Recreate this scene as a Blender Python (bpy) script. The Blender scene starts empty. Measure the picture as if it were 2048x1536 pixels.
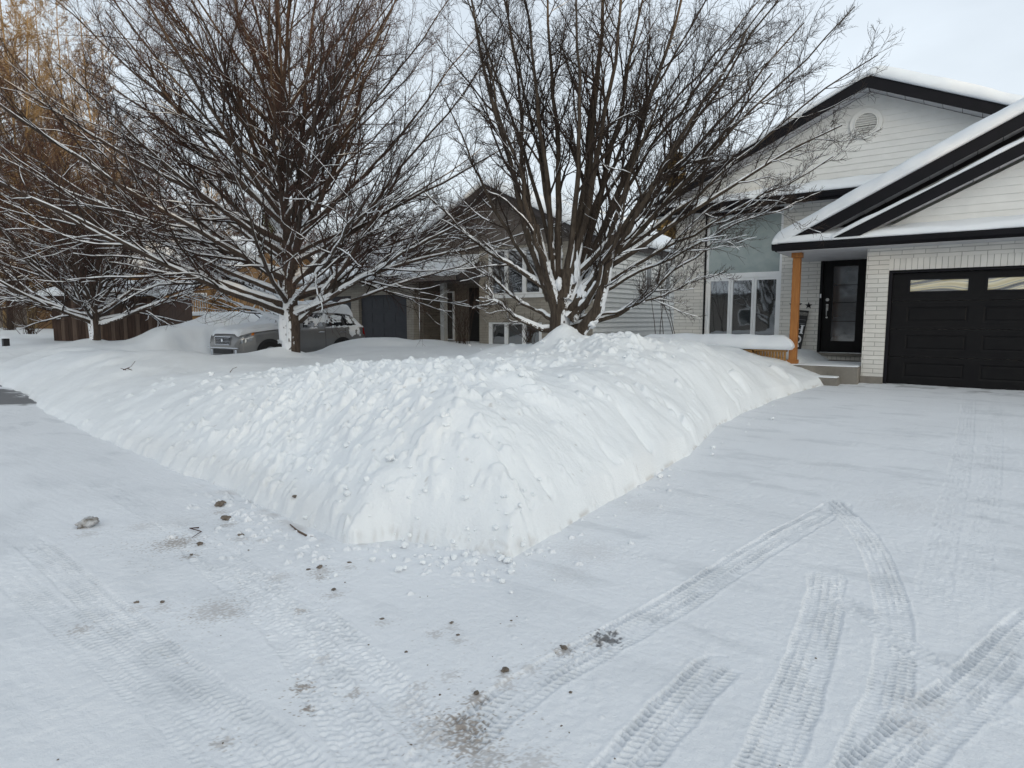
import bpy, bmesh, math, random
import numpy as np
from mathutils import Vector, Matrix
R_ = math.radians
scene = bpy.context.scene
col = scene.collection

# ------------------------------------------------------------------ camera
CAM_H, YAW, PITCH, FPX = 1.6, R_(36.1), R_(5.85), 1250.0     # FPX: focal length for a 2048 px wide picture
cam_d = bpy.data.cameras.new('camera'); cam = bpy.data.objects.new('camera', cam_d); col.objects.link(cam)
cam_d.sensor_width = 36.0; cam_d.lens = FPX/2048*36.0; cam_d.clip_start = 0.05; cam_d.clip_end = 3000
cam.location = (0, 0, CAM_H); cam.rotation_euler = (math.pi/2-PITCH, 0, YAW)
scene.camera = cam
RV = np.array([math.cos(YAW), math.sin(YAW)]); FV = np.array([-math.sin(YAW), math.cos(YAW)])

def ray(u, v):
    a = (u-1024)/FPX; b = (768-v)/FPX
    f = math.cos(PITCH)+b*math.sin(PITCH); z = -math.sin(PITCH)+b*math.cos(PITCH)
    return np.array([RV[0]*a+FV[0]*f, RV[1]*a+FV[1]*f, z]), f
def at_z(u, v, z=0.0):
    d, f = ray(u, v); t = (z-CAM_H)/d[2]; return (d[0]*t, d[1]*t)
def at_depth(u, v, depth):
    d, f = ray(u, v); t = depth/f; return np.array([d[0]*t, d[1]*t, CAM_H+d[2]*t])

# ------------------------------------------------------------------ sun, sky, exposure
SUN_EL, SUN_DIR = R_(4.0), (0.86, -0.51)
sun_az = math.atan2(SUN_DIR[0], SUN_DIR[1])          # clockwise from +Y
world = bpy.data.worlds.new('World'); scene.world = world; world.use_nodes = True
nt = world.node_tree; nt.nodes.clear()
out = nt.nodes.new('ShaderNodeOutputWorld'); bg = nt.nodes.new('ShaderNodeBackground')
sky = nt.nodes.new('ShaderNodeTexSky'); sky.sky_type = 'NISHITA'; sky.sun_disc = False
sky.sun_elevation = SUN_EL; sky.sun_rotation = sun_az; sky.air_density = 1.0; sky.dust_density = 1.5; sky.ozone_density = 1.2
geo = nt.nodes.new('ShaderNodeTexCoord')
mapn = nt.nodes.new('ShaderNodeMapping'); mapn.inputs['Scale'].default_value = (1.0, 1.0, 2.6)
cl = nt.nodes.new('ShaderNodeTexNoise'); cl.inputs['Scale'].default_value = 1.6; cl.inputs['Detail'].default_value = 6; cl.inputs['Roughness'].default_value = 0.55
rmp = nt.nodes.new('ShaderNodeValToRGB'); rmp.color_ramp.elements[0].position = 0.30; rmp.color_ramp.elements[0].color = (0.70, 0.70, 0.70, 1)
rmp.color_ramp.elements[1].position = 0.72; rmp.color_ramp.elements[1].color = (0.95, 0.95, 0.95, 1)
mix = nt.nodes.new('ShaderNodeMixRGB'); mix.inputs['Color2'].default_value = (10.9, 11.65, 12.35, 1)   # thin high cloud
nt.links.new(geo.outputs['Generated'], mapn.inputs['Vector']); nt.links.new(mapn.outputs['Vector'], cl.inputs['Vector'])
nt.links.new(cl.outputs['Fac'], rmp.inputs['Fac']); nt.links.new(rmp.outputs['Color'], mix.inputs['Fac'])
nt.links.new(sky.outputs['Color'], mix.inputs['Color1'])
# the veil of cloud is brighter and warmer towards the low sun
dt = nt.nodes.new('ShaderNodeVectorMath'); dt.operation = 'DOT_PRODUCT'; dt.inputs[1].default_value = tuple(Vector((.82, -.45, .24)).normalized())
nt.links.new(geo.outputs['Generated'], dt.inputs[0])
gr = nt.nodes.new('ShaderNodeValToRGB'); gr.color_ramp.elements[0].position = 0.0; gr.color_ramp.elements[0].color = (0.69, 0.715, 0.735, 1)
gr.color_ramp.elements[1].position = 1.0; gr.color_ramp.elements[1].color = (2.1, 1.95, 1.70, 1)
e_ = gr.color_ramp.elements.new(0.58); e_.color = (0.645, 0.66, 0.675, 1)
e_ = gr.color_ramp.elements.new(0.78); e_.color = (0.74, 0.73, 0.705, 1)
mr_ = nt.nodes.new('ShaderNodeMapRange'); mr_.inputs['From Min'].default_value = -1; mr_.inputs['From Max'].default_value = 1; nt.links.new(dt.outputs['Value'], mr_.inputs['Value'])
nt.links.new(mr_.outputs['Result'], gr.inputs['Fac'])
mu_ = nt.nodes.new('ShaderNodeVectorMath'); mu_.operation = 'MULTIPLY'; nt.links.new(mix.outputs['Color'], mu_.inputs[0]); nt.links.new(gr.outputs['Color'], mu_.inputs[1])
sz_ = nt.nodes.new('ShaderNodeSeparateXYZ'); nt.links.new(geo.outputs['Generated'], sz_.inputs['Vector'])
zr_ = nt.nodes.new('ShaderNodeValToRGB'); zr_.color_ramp.elements[0].position = 0.0; zr_.color_ramp.elements[0].color = (1.16, 1.15, 1.12, 1)
zr_.color_ramp.elements[1].position = 1.0; zr_.color_ramp.elements[1].color = (0.54, 0.575, 0.61, 1); q_ = zr_.color_ramp.elements.new(0.42); q_.color = (1.04, 1.05, 1.07, 1)
nt.links.new(sz_.outputs['Z'], zr_.inputs['Fac'])
mz_ = nt.nodes.new('ShaderNodeVectorMath'); mz_.operation = 'MULTIPLY'; nt.links.new(mu_.outputs['Vector'], mz_.inputs[0]); nt.links.new(zr_.outputs['Color'], mz_.inputs[1])
nt.links.new(mz_.outputs['Vector'], bg.inputs['Color'])
bg.inputs['Strength'].default_value = 0.1
nt.links.new(bg.outputs['Background'], out.inputs['Surface'])
sun_d = bpy.data.lights.new('sun', 'SUN'); sun_d.energy = 3.2; sun_d.angle = R_(0.5); sun_d.color = (1.0, 0.74, 0.42)
sun = bpy.data.objects.new('sun', sun_d); col.objects.link(sun)
sd = Vector((SUN_DIR[0]*math.cos(SUN_EL), SUN_DIR[1]*math.cos(SUN_EL), math.sin(SUN_EL)))
sun.rotation_euler = sd.to_track_quat('Z', 'Y').to_euler(); sun.location = (0, 0, 40)
scene.view_settings.view_transform = 'Standard'; scene.view_settings.look = 'None'
scene.view_settings.exposure = 0.20; scene.view_settings.gamma = 1.0
scene.cycles.max_bounces = 6; scene.cycles.diffuse_bounces = 3; scene.cycles.glossy_bounces = 3; scene.cycles.transparent_max_bounces = 8
scene.cycles.use_denoising = True
# ------------------------------------------------------------------ helpers
def tag(o, label=None, cat=None, group=None, kind=None):
    if label: o['label'] = label
    if cat: o['category'] = cat
    if group: o['group'] = group
    if kind: o['kind'] = kind
    return o
def empty(name, loc=(0,0,0), rz=0.0, label=None, cat=None, group=None):
    o = bpy.data.objects.new(name, None); o.location = loc; o.rotation_euler = (0,0,rz); col.objects.link(o)
    o.empty_display_size = 0.3
    return tag(o, label, cat, group)
def link(name, me, m=None, parent=None, smooth=False):
    if m is not None: me.materials.append(m)
    o = bpy.data.objects.new(name, me); col.objects.link(o)
    if parent is not None: o.parent = parent
    if smooth: me.polygons.foreach_set('use_smooth', np.ones(len(me.polygons), dtype=bool))
    return o
def np_mesh(name, V, Q, T=None):
    """V (n,3); Q (m,4) quads; T (k,3) triangles"""
    me = bpy.data.meshes.new(name)
    V = np.asarray(V, dtype=np.float32); Q = np.asarray(Q, dtype=np.int32).reshape(-1, 4)
    T = np.zeros((0,3), np.int32) if T is None else np.asarray(T, dtype=np.int32).reshape(-1, 3)
    me.vertices.add(len(V)); me.vertices.foreach_set('co', V.ravel())
    idx = np.concatenate([Q.ravel(), T.ravel()]); me.loops.add(len(idx)); me.loops.foreach_set('vertex_index', idx)
    st = np.concatenate([np.arange(len(Q))*4, len(Q)*4+np.arange(len(T))*3]).astype(np.int32)
    me.polygons.add(len(st)); me.polygons.foreach_set('loop_start', st)
    me.update(calc_edges=True); me.validate(verbose=False)
    return me
class MB:
    def __init__(s): s.v = []; s.f = []
    def add(s, vs, fs):
        n = len(s.v); s.v += [tuple(map(float, p)) for p in vs]; s.f += [tuple(n+i for i in f) for f in fs]; return s
    def box(s, x0, x1, y0, y1, z0, z1):
        return s.add([(x0,y0,z0),(x1,y0,z0),(x1,y1,z0),(x0,y1,z0),(x0,y0,z1),(x1,y0,z1),(x1,y1,z1),(x0,y1,z1)],
                     [(0,3,2,1),(4,5,6,7),(0,1,5,4),(1,2,6,5),(2,3,7,6),(3,0,4,7)])
    def prism_y(s, pts, y0, y1):          # polygon in XZ (counter-clockwise seen from -Y) extruded along Y
        n = len(pts); vs = [(x,y0,z) for x,z in pts]+[(x,y1,z) for x,z in pts]
        return s.add(vs, [tuple(range(n)), tuple(range(2*n-1, n-1, -1))]+[(i, i+n, (i+1)%n+n, (i+1)%n) for i in range(n)])
    def prism_x(s, pts, x0, x1):          # polygon in YZ extruded along X
        n = len(pts); vs = [(x0,y,z) for y,z in pts]+[(x1,y,z) for y,z in pts]
        return s.add(vs, [tuple(range(n-1,-1,-1)), tuple(range(n, 2*n))]+[(i, (i+1)%n, (i+1)%n+n, i+n) for i in range(n)])
    def tube(s, pts, rad, sides=8):
        pts = [Vector(p) for p in pts]; rad = [rad]*len(pts) if not hasattr(rad, '__len__') else rad
        vs = []; n = len(pts)
        for i, p in enumerate(pts):
            t = (pts[min(i+1,n-1)]-pts[max(i-1,0)]).normalized()
            u = t.cross(Vector((0,0,1)) if abs(t.z) < .9 else Vector((1,0,0))).normalized(); w = t.cross(u)
            for k in range(sides):
                a = 2*math.pi*k/sides; vs.append(p+(u*math.cos(a)+w*math.sin(a))*rad[i])
        fs = [(i*sides+k, i*sides+(k+1)%sides, (i+1)*sides+(k+1)%sides, (i+1)*sides+k) for i in range(n-1) for k in range(sides)]
        fs += [tuple(range(sides-1,-1,-1)), tuple(range((n-1)*sides, n*sides))]
        return s.add(vs, fs)
    def build(s, name, m, parent=None, bevel=0, smooth=False):
        me = bpy.data.meshes.new(name); me.from_pydata(s.v, [], s.f)
        bm = bmesh.new(); bm.from_mesh(me); bmesh.ops.recalc_face_normals(bm, faces=bm.faces); bm.to_mesh(me); bm.free()
        o = link(name, me, m, parent, smooth)
        if bevel:
            b = o.modifiers.new('bevel', 'BEVEL'); b.width = bevel; b.segments = 2; b.limit_method = 'ANGLE'
        return o

_PC = {}
def perlin(x, y, seed=0):
    x = np.asarray(x, dtype=np.float64); y = np.asarray(y, dtype=np.float64)
    if seed not in _PC:
        rng = np.random.RandomState(seed+11); _PC[seed] = (rng.permutation(4096), rng.rand(4096)*2*np.pi)
    perm, ang = _PC[seed]
    xi = np.floor(x).astype(np.int64); yi = np.floor(y).astype(np.int64); xf = x-xi; yf = y-yi
    def g(ix, iy, fx, fy):
        a = ang[perm[(ix + perm[iy & 4095]) & 4095]]; return np.cos(a)*fx+np.sin(a)*fy
    u = xf*xf*xf*(xf*(xf*6-15)+10); v = yf*yf*yf*(yf*(yf*6-15)+10)
    n0 = g(xi,yi,xf,yf)*(1-u)+g(xi+1,yi,xf-1,yf)*u; n1 = g(xi,yi+1,xf,yf-1)*(1-u)+g(xi+1,yi+1,xf-1,yf-1)*u
    return (n0*(1-v)+n1*v)*1.4
def fbm(x, y, oct=4, seed=0, gain=.5):
    s = 0; a = 1.0
    for i in range(oct): s = s+a*perlin(x*2**i, y*2**i, seed+i*7); a *= gain
    return s
def sstep(x, a=0.0, b=1.0):
    t = np.clip((x-a)/(b-a), 0, 1); return t*t*(3-2*t)

# ------------------------------------------------------------------ materials
def nodes(name):
    m = bpy.data.materials.new(name); m.use_nodes = True; n = m.node_tree; b = n.nodes['Principled BSDF']
    return m, n, b
def rgba(c): return (c[0], c[1], c[2], 1)
def mat(name, c1, c2=None, scale=3.0, rough=.7, bump=0.0, bscale=40.0, spec=.4, metal=0.0, stretch=(1,1,1), coat=0.0):
    m, n, b = nodes(name); b.inputs['Roughness'].default_value = rough; b.inputs['Specular IOR Level'].default_value = spec
    b.inputs['Metallic'].default_value = metal; b.inputs['Coat Weight'].default_value = coat; b.inputs['Coat Roughness'].default_value = .1
    c2 = c2 or tuple(x*.8 for x in c1)
    tc = n.nodes.new('ShaderNodeTexCoord'); mp = n.nodes.new('ShaderNodeMapping'); mp.inputs['Scale'].default_value = stretch
    n.links.new(tc.outputs['Object'], mp.inputs['Vector'])
    t = n.nodes.new('ShaderNodeTexNoise'); t.inputs['Scale'].default_value = scale; t.inputs['Detail'].default_value = 8; t.inputs['Roughness'].default_value = .6
    n.links.new(mp.outputs['Vector'], t.inputs['Vector'])
    r = n.nodes.new('ShaderNodeValToRGB'); r.color_ramp.elements[0].position = .35; r.color_ramp.elements[1].position = .68
    r.color_ramp.elements[0].color = rgba(c1); r.color_ramp.elements[1].color = rgba(c2)
    n.links.new(t.outputs['Fac'], r.inputs['Fac']); n.links.new(r.outputs['Color'], b.inputs['Base Color'])
    if bump:
        t2 = n.nodes.new('ShaderNodeTexNoise'); t2.inputs['Scale'].default_value = bscale; t2.inputs['Detail'].default_value = 6
        n.links.new(mp.outputs['Vector'], t2.inputs['Vector'])
        bp = n.nodes.new('ShaderNodeBump'); bp.inputs['Strength'].default_value = 1.0; bp.inputs['Distance'].default_value = bump
        n.links.new(t2.outputs['Fac'], bp.inputs['Height']); n.links.new(bp.outputs['Normal'], b.inputs['Normal'])
    return m
def snow_mat(name, b1=.004, s1=22, b2=.0015, s2=110, tint=(.81,.84,.87)):
    m, n, b = nodes(name); b.inputs['Roughness'].default_value = .55; b.inputs['Specular IOR Level'].default_value = .25
    tc = n.nodes.new('ShaderNodeTexCoord')
    def noise(s, d=5):
        t = n.nodes.new('ShaderNodeTexNoise'); t.inputs['Scale'].default_value = s; t.inputs['Detail'].default_value = d
        n.links.new(tc.outputs['Object'], t.inputs['Vector']); return t
    big = noise(.9, 6); r = n.nodes.new('ShaderNodeValToRGB'); r.color_ramp.elements[0].position = .3; r.color_ramp.elements[1].position = .7
    r.color_ramp.elements[0].color = rgba(tuple(x*.965 for x in tint)); r.color_ramp.elements[1].color = rgba(tuple(min(x*1.03,.93) for x in tint))
    n.links.new(big.outputs['Fac'], r.inputs['Fac'])
    def attr(nm):
        a = n.nodes.new('ShaderNodeAttribute'); a.attribute_name = nm; return a
    ice = attr('ice'); mi = n.nodes.new('ShaderNodeMixRGB'); mi.inputs['Color2'].default_value = (.57,.60,.64,1)
    n.links.new(ice.outputs['Fac'], mi.inputs['Fac']); n.links.new(r.outputs['Color'], mi.inputs['Color1'])
    di = attr('dirt'); md = n.nodes.new('ShaderNodeMixRGB'); md.inputs['Color2'].default_value = (.22,.165,.12,1)
    n.links.new(di.outputs['Fac'], md.inputs['Fac']); n.links.new(mi.outputs['Color'], md.inputs['Color1'])
    bl = attr('bare'); mb = n.nodes.new('ShaderNodeMixRGB'); mb.inputs['Color2'].default_value = (.06,.058,.062,1)
    n.links.new(bl.outputs['Fac'], mb.inputs['Fac']); n.links.new(md.outputs['Color'], mb.inputs['Color1'])
    n.links.new(mb.outputs['Color'], b.inputs['Base Color'])
    n1 = noise(s1, 6); n2 = noise(s2, 4)
    p1 = n.nodes.new('ShaderNodeBump'); p1.inputs['Distance'].default_value = b1; p1.inputs['Strength'].default_value = 1
    p2 = n.nodes.new('ShaderNodeBump'); p2.inputs['Distance'].default_value = b2; p2.inputs['Strength'].default_value = 1
    n.links.new(n1.outputs['Fac'], p1.inputs['Height']); n.links.new(n2.outputs['Fac'], p2.inputs['Height'])
    n.links.new(p1.outputs['Normal'], p2.inputs['Normal']); n.links.new(p2.outputs['Normal'], b.inputs['Normal'])
    return m
def brick_mat(name, c1, c2, cm, axis='X', bw=.36, bh=.085, mortar=.010, bump=.006, offset=.5):
    m, n, b = nodes(name); b.inputs['Roughness'].default_value = .75; b.inputs['Specular IOR Level'].default_value = .25
    tc = n.nodes.new('ShaderNodeTexCoord'); sp = n.nodes.new('ShaderNodeSeparateXYZ'); cb = n.nodes.new('ShaderNodeCombineXYZ')
    n.links.new(tc.outputs['Object'], sp.inputs['Vector']); n.links.new(sp.outputs[axis], cb.inputs['X']); n.links.new(sp.outputs['Z'], cb.inputs['Y'])
    # slightly uneven courses
    ns = n.nodes.new('ShaderNodeTexNoise'); ns.inputs['Scale'].default_value = 6.0; n.links.new(tc.outputs['Object'], ns.inputs['Vector'])
    vm = n.nodes.new('ShaderNodeVectorMath'); vm.operation = 'MULTIPLY_ADD'; vm.inputs[1].default_value = (.012,.012,0)
    n.links.new(ns.outputs['Color'], vm.inputs[0]); n.links.new(cb.outputs['Vector'], vm.inputs[2])
    t = n.nodes.new('ShaderNodeTexBrick'); t.offset = offset
    t.inputs['Scale'].default_value = 1; t.inputs['Brick Width'].default_value = bw; t.inputs['Row Height'].default_value = bh
    t.inputs['Mortar Size'].default_value = mortar*.5; t.inputs['Mortar Smooth'].default_value = .25; t.inputs['Bias'].default_value = 0
    t.inputs['Color1'].default_value = rgba(c1); t.inputs['Color2'].default_value = rgba(c2); t.inputs['Mortar'].default_value = rgba(cm)
    n.links.new(vm.outputs['Vector'], t.inputs['Vector'])
    g = n.nodes.new('ShaderNodeTexNoise'); g.inputs['Scale'].default_value = 2.5; g.inputs['Detail'].default_value = 8; n.links.new(tc.outputs['Object'], g.inputs['Vector'])
    mr = n.nodes.new('ShaderNodeMapRange'); mr.inputs['From Min'].default_value = .3; mr.inputs['From Max'].default_value = .75; mr.inputs['To Min'].default_value = .90; mr.inputs['To Max'].default_value = 1.05
    n.links.new(g.outputs['Fac'], mr.inputs['Value'])
    mu = n.nodes.new('ShaderNodeMixRGB'); mu.blend_type = 'MULTIPLY'; mu.inputs['Fac'].default_value = 1
    n.links.new(t.outputs['Color'], mu.inputs['Color1']); n.links.new(mr.outputs['Result'], mu.inputs['Color2']); n.links.new(mu.outputs['Color'], b.inputs['Base Color'])
    f = n.nodes.new('ShaderNodeTexNoise'); f.inputs['Scale'].default_value = 60; f.inputs['Detail'].default_value = 4; n.links.new(tc.outputs['Object'], f.inputs['Vector'])
    ma = n.nodes.new('ShaderNodeMath'); ma.operation = 'MULTIPLY_ADD'; ma.inputs[1].default_value = .35
    inv = n.nodes.new('ShaderNodeMath'); inv.operation = 'SUBTRACT'; inv.inputs[0].default_value = 1; n.links.new(t.outputs['Fac'], inv.inputs[1])
    n.links.new(f.outputs['Fac'], ma.inputs[0]); n.links.new(inv.outputs['Value'], ma.inputs[2])
    bp = n.nodes.new('ShaderNodeBump'); bp.inputs['Distance'].default_value = bump; n.links.new(ma.outputs['Value'], bp.inputs['Height'])
    n.links.new(bp.outputs['Normal'], b.inputs['Normal'])
    return m
def glass_mat(name, base=(.02,.024,.026), wav=.004, wscale=2.2, rough=.03, spec=1.0, base2=None, nscale=3.0, ior=1.9):
    m, n, b = nodes(name); b.inputs['Roughness'].default_value = rough; b.inputs['Specular IOR Level'].default_value = spec; b.inputs['IOR'].default_value = ior
    tc = n.nodes.new('ShaderNodeTexCoord')
    t = n.nodes.new('ShaderNodeTexNoise'); t.inputs['Scale'].default_value = wscale; t.inputs['Detail'].default_value = 2
    n.links.new(tc.outputs['Object'], t.inputs['Vector'])
    bp = n.nodes.new('ShaderNodeBump'); bp.inputs['Distance'].default_value = wav; n.links.new(t.outputs['Fac'], bp.inputs['Height'])
    n.links.new(bp.outputs['Normal'], b.inputs['Normal'])
    t2 = n.nodes.new('ShaderNodeTexNoise'); t2.inputs['Scale'].default_value = nscale; t2.inputs['Detail'].default_value = 6; n.links.new(tc.outputs['Object'], t2.inputs['Vector'])
    r = n.nodes.new('ShaderNodeValToRGB'); r.color_ramp.elements[0].position = .35; r.color_ramp.elements[1].position = .65
    r.color_ramp.elements[0].color = rgba(base); r.color_ramp.elements[1].color = rgba(base2 or tuple(x*1.5 for x in base))
    n.links.new(t2.outputs['Fac'], r.inputs['Fac']); n.links.new(r.outputs['Color'], b.inputs['Base Color'])
    return m
M = {}
M['snow'] = snow_mat('snow_terrain', .005, 45, .0025, 130); M['snow_road'] = snow_mat('snow_packed', .006, 26, .0025, 120, (.78,.805,.845))
M['snow_roof'] = snow_mat('snow_soft', .008, 6, .001, 60, (.84,.87,.91))
M['brick'] = brick_mat('white_brick', (.76,.74,.695), (.68,.66,.62), (.40,.39,.36))
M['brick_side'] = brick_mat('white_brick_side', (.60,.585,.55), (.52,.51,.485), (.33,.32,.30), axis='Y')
M['soldier'] = brick_mat('white_soldier_brick', (.76,.74,.695), (.69,.67,.63), (.40,.39,.36), bw=.092, bh=.40, offset=0)
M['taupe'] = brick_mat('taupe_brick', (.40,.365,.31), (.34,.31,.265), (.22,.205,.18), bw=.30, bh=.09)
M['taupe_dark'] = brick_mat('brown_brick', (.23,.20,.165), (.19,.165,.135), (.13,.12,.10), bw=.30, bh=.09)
M['siding'] = mat('white_siding', (.80,.795,.77), (.74,.735,.71), 4, .5, .0006, 30)
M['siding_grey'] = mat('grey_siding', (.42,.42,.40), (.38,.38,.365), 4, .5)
M['siding_brown'] = mat('brown_siding', (.19,.165,.145), (.15,.13,.115), 4, .6)
M['soffit'] = mat('pale_soffit', (.50,.50,.52), (.44,.44,.46), 6, .5)
M['black_metal'] = mat('black_painted_metal', (.006,.006,.008), (.009,.008,.011), 5, .5, .0006, 30, .18)
M['black_door'] = mat('black_door_paint', (.006,.0055,.0065), (.009,.0085,.009), 6, .5, .0005, 60, .16)
M['white_trim'] = mat('white_window_trim', (.86,.87,.88), (.80,.81,.82), 5, .4)
M['cedar'] = mat('stained_cedar', (.42,.175,.045), (.30,.115,.03), 5, .55, .001, 40, stretch=(6,6,.7))
M['cedar2'] = mat('pale_cedar', (.46,.25,.08), (.32,.16,.05), 5, .6, .001, 40, stretch=(.7,6,6))
M['concrete'] = mat('porch_concrete', (.27,.25,.22), (.17,.155,.135), 3.0, .85, .003, 50)
M['glass_dark'] = glass_mat('dark_window_glass', ior=2.3, wav=.004, wscale=1.6)
def painted_reflection_glass(name):      # warped cream and dark reflections painted into the panes' base colour
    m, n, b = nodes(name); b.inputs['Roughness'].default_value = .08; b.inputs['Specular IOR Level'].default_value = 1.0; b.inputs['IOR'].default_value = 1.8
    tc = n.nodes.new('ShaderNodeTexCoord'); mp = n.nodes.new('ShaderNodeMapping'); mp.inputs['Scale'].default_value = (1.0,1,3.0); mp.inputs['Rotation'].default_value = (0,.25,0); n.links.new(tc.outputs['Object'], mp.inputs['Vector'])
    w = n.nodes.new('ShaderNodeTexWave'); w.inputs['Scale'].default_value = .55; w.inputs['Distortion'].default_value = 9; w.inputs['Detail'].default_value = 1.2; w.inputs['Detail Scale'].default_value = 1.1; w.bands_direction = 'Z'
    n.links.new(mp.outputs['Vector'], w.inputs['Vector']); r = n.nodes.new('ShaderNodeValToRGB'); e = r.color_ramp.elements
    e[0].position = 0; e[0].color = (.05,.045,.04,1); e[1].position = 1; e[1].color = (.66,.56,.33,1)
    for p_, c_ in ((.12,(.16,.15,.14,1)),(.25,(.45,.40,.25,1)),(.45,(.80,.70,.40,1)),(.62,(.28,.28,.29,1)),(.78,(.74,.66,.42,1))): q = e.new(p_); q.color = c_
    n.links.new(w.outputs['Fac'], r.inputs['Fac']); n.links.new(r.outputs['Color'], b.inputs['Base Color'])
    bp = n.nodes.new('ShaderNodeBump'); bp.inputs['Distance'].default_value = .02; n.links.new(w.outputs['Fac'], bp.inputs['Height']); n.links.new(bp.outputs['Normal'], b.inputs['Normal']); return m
M['glass_garage'] = painted_reflection_glass('garage_window_glass')
M['glass_curtain'] = glass_mat('curtained_glass', (.31,.37,.365), .003, 2.0, .12, .5, (.37,.42,.415), 5.0, 1.6)
M['metal'] = mat('brushed_metal', (.45,.44,.43), (.6,.6,.6), 8, .3, metal=.9)
M['shingle'] = mat('dark_shingle', (.05,.045,.045), (.08,.07,.07), 12, .9)

def slab(name, P0, U, V, T, m, parent=None, rim=None, seed=1, step=.07, wob=.12, over=.0, rough=0.02):
    """rounded blanket of snow on the flat patch P0 + a*U + b*V, thickness T along the patch normal mixed with up"""
    P0 = np.array(P0, float); U = np.array(U, float); V = np.array(V, float); lu = np.linalg.norm(U); lv = np.linalg.norm(V)
    N = np.cross(U, V); N /= np.linalg.norm(N); N = N if N[2] > 0 else -N
    rim = rim or T*1.1
    nu = max(int(lu/step), 6); nv = max(int(lv/step), 6)
    def axis(n, l):
        a = np.linspace(0, 1, n+1); e = min(rim/l, .3); k = np.array([0, .04, .12, .25, .45, .7])*e
        a = a[(a > e) & (a < 1-e)]; return np.concatenate([k, a, 1-k[::-1]])
    a = axis(nu, lu); b = axis(nv, lv); A, B = np.meshgrid(a, b, indexing='ij')
    e = np.minimum(np.minimum(A, 1-A)*lu, np.minimum(B, 1-B)*lv)
    w = 1-np.clip(e/rim, 0, 1); th = T*(.18+.82*np.sqrt(np.clip(1-w*w, 0, 1)))
    th = th*(1+wob*fbm(A*lu*.9+seed, B*lv*.9, 3, seed))+rough*T*fbm(A*lu*6, B*lv*6, 2, seed+3)
    edge = (w**3)*over*(1+.5*perlin(A*lu*2.2, B*lv*2.2, seed+5))
    cu = (A-.5)*2; cv = (B-.5)*2
    shu = np.where(np.minimum(A,1-A)*lu < rim, np.sign(cu), 0); shv = np.where(np.minimum(B,1-B)*lv < rim, np.sign(cv), 0)
    sag = np.clip(fbm(A*lu*1.7+seed*2, B*lv*1.7, 3, seed+8), -.6, .6)*.35*(w > .35); th = th*(1+sag*(w**2))
    top = P0+A[...,None]*U+B[...,None]*V+N*th[...,None]+(U/lu)*(shu*edge)[...,None]+(V/lv)*(shv*edge)[...,None]
    bot = P0+A[...,None]*U+B[...,None]*V+N*.004
    na, nb = A.shape; I = np.arange(na*nb).reshape(na, nb)
    q = np.stack([I[:-1,:-1], I[1:,:-1], I[1:,1:], I[:-1,1:]], -1).reshape(-1,4)
    if np.cross(U, V)[2] < 0: q = q[:, ::-1]
    off = na*nb; q2 = q[:, ::-1]+off
    loop = np.concatenate([I[:,0], I[-1,1:], I[-2::-1,-1], I[0,-2:0:-1]]); nx = np.roll(loop, -1)
    q3 = np.stack([loop, nx, nx+off, loop+off], -1)
    if np.cross(U, V)[2] < 0: q3 = q3
    else: q3 = q3[:, ::-1]
    me = np_mesh(name, np.concatenate([top.reshape(-1,3), bot.reshape(-1,3)]), np.concatenate([q, q2, q3]))
    o = link(name, me, m, parent, smooth=True)
    return o
# ------------------------------------------------------------------ terrain
TOE_S = np.array([(-60,5.6),(-40,5.4),(-21.5,5.05),(-17,4.72),(-15,4.4),(-13.8,4.05),(-9.2,3.42),(-5.0,3.05),(-3.9,2.92),(-3.4,2.88),(-2.9,3.05),(-2.4,3.3),(0,3.4)])
TOE_D = np.array([(2.5,-2.35),(3.3,-2.38),(4.0,-2.42),(6.7,-2.5),(8.3,-2.62),(10.7,-2.55),(12.2,-2.35),(13.3,-2.15),(16,-2.2)])
_p = np.array([at_z(u, v, 0) for u, v in [(500,1003),(560,1036),(621,1068),(686,1104),(742,1092),(790,1070),(847,1058),(900,1068),(930,1090),(960,1108),(1020,1128)]])
TOE_B = TOE_S.copy(); _far = TOE_S[TOE_S[:,0] < _p[:,0].min()-.3]; TOE_S = np.concatenate([_far, _p[np.argsort(_p[:,0])], [[_p[:,0].max()+.25, _p[:,1].max()+.12], [0,3.5]]])
_xs = np.linspace(-60, 0, 6001); _ys = np.interp(_xs, TOE_S[:,0], TOE_S[:,1]); _k = np.exp(-np.linspace(-2,2,45)**2); _k /= _k.sum(); _ys = np.convolve(np.pad(_ys, 22, 'edge'), _k, 'valid'); TOE_S = np.stack([_xs, _ys], 1)
_q = np.array([at_z(u, v, z) for u, v, z in [(1045,1110,0),(1100,1075,.02),(1186,1027,.03),(1250,987,.06),(1367,922,.11)]])
TOE_D = np.concatenate([[[2.5,_q[0,0]+.06]], _q[:, ::-1], TOE_D[TOE_D[:,0] > _q[-1,1]+.4]])
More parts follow.
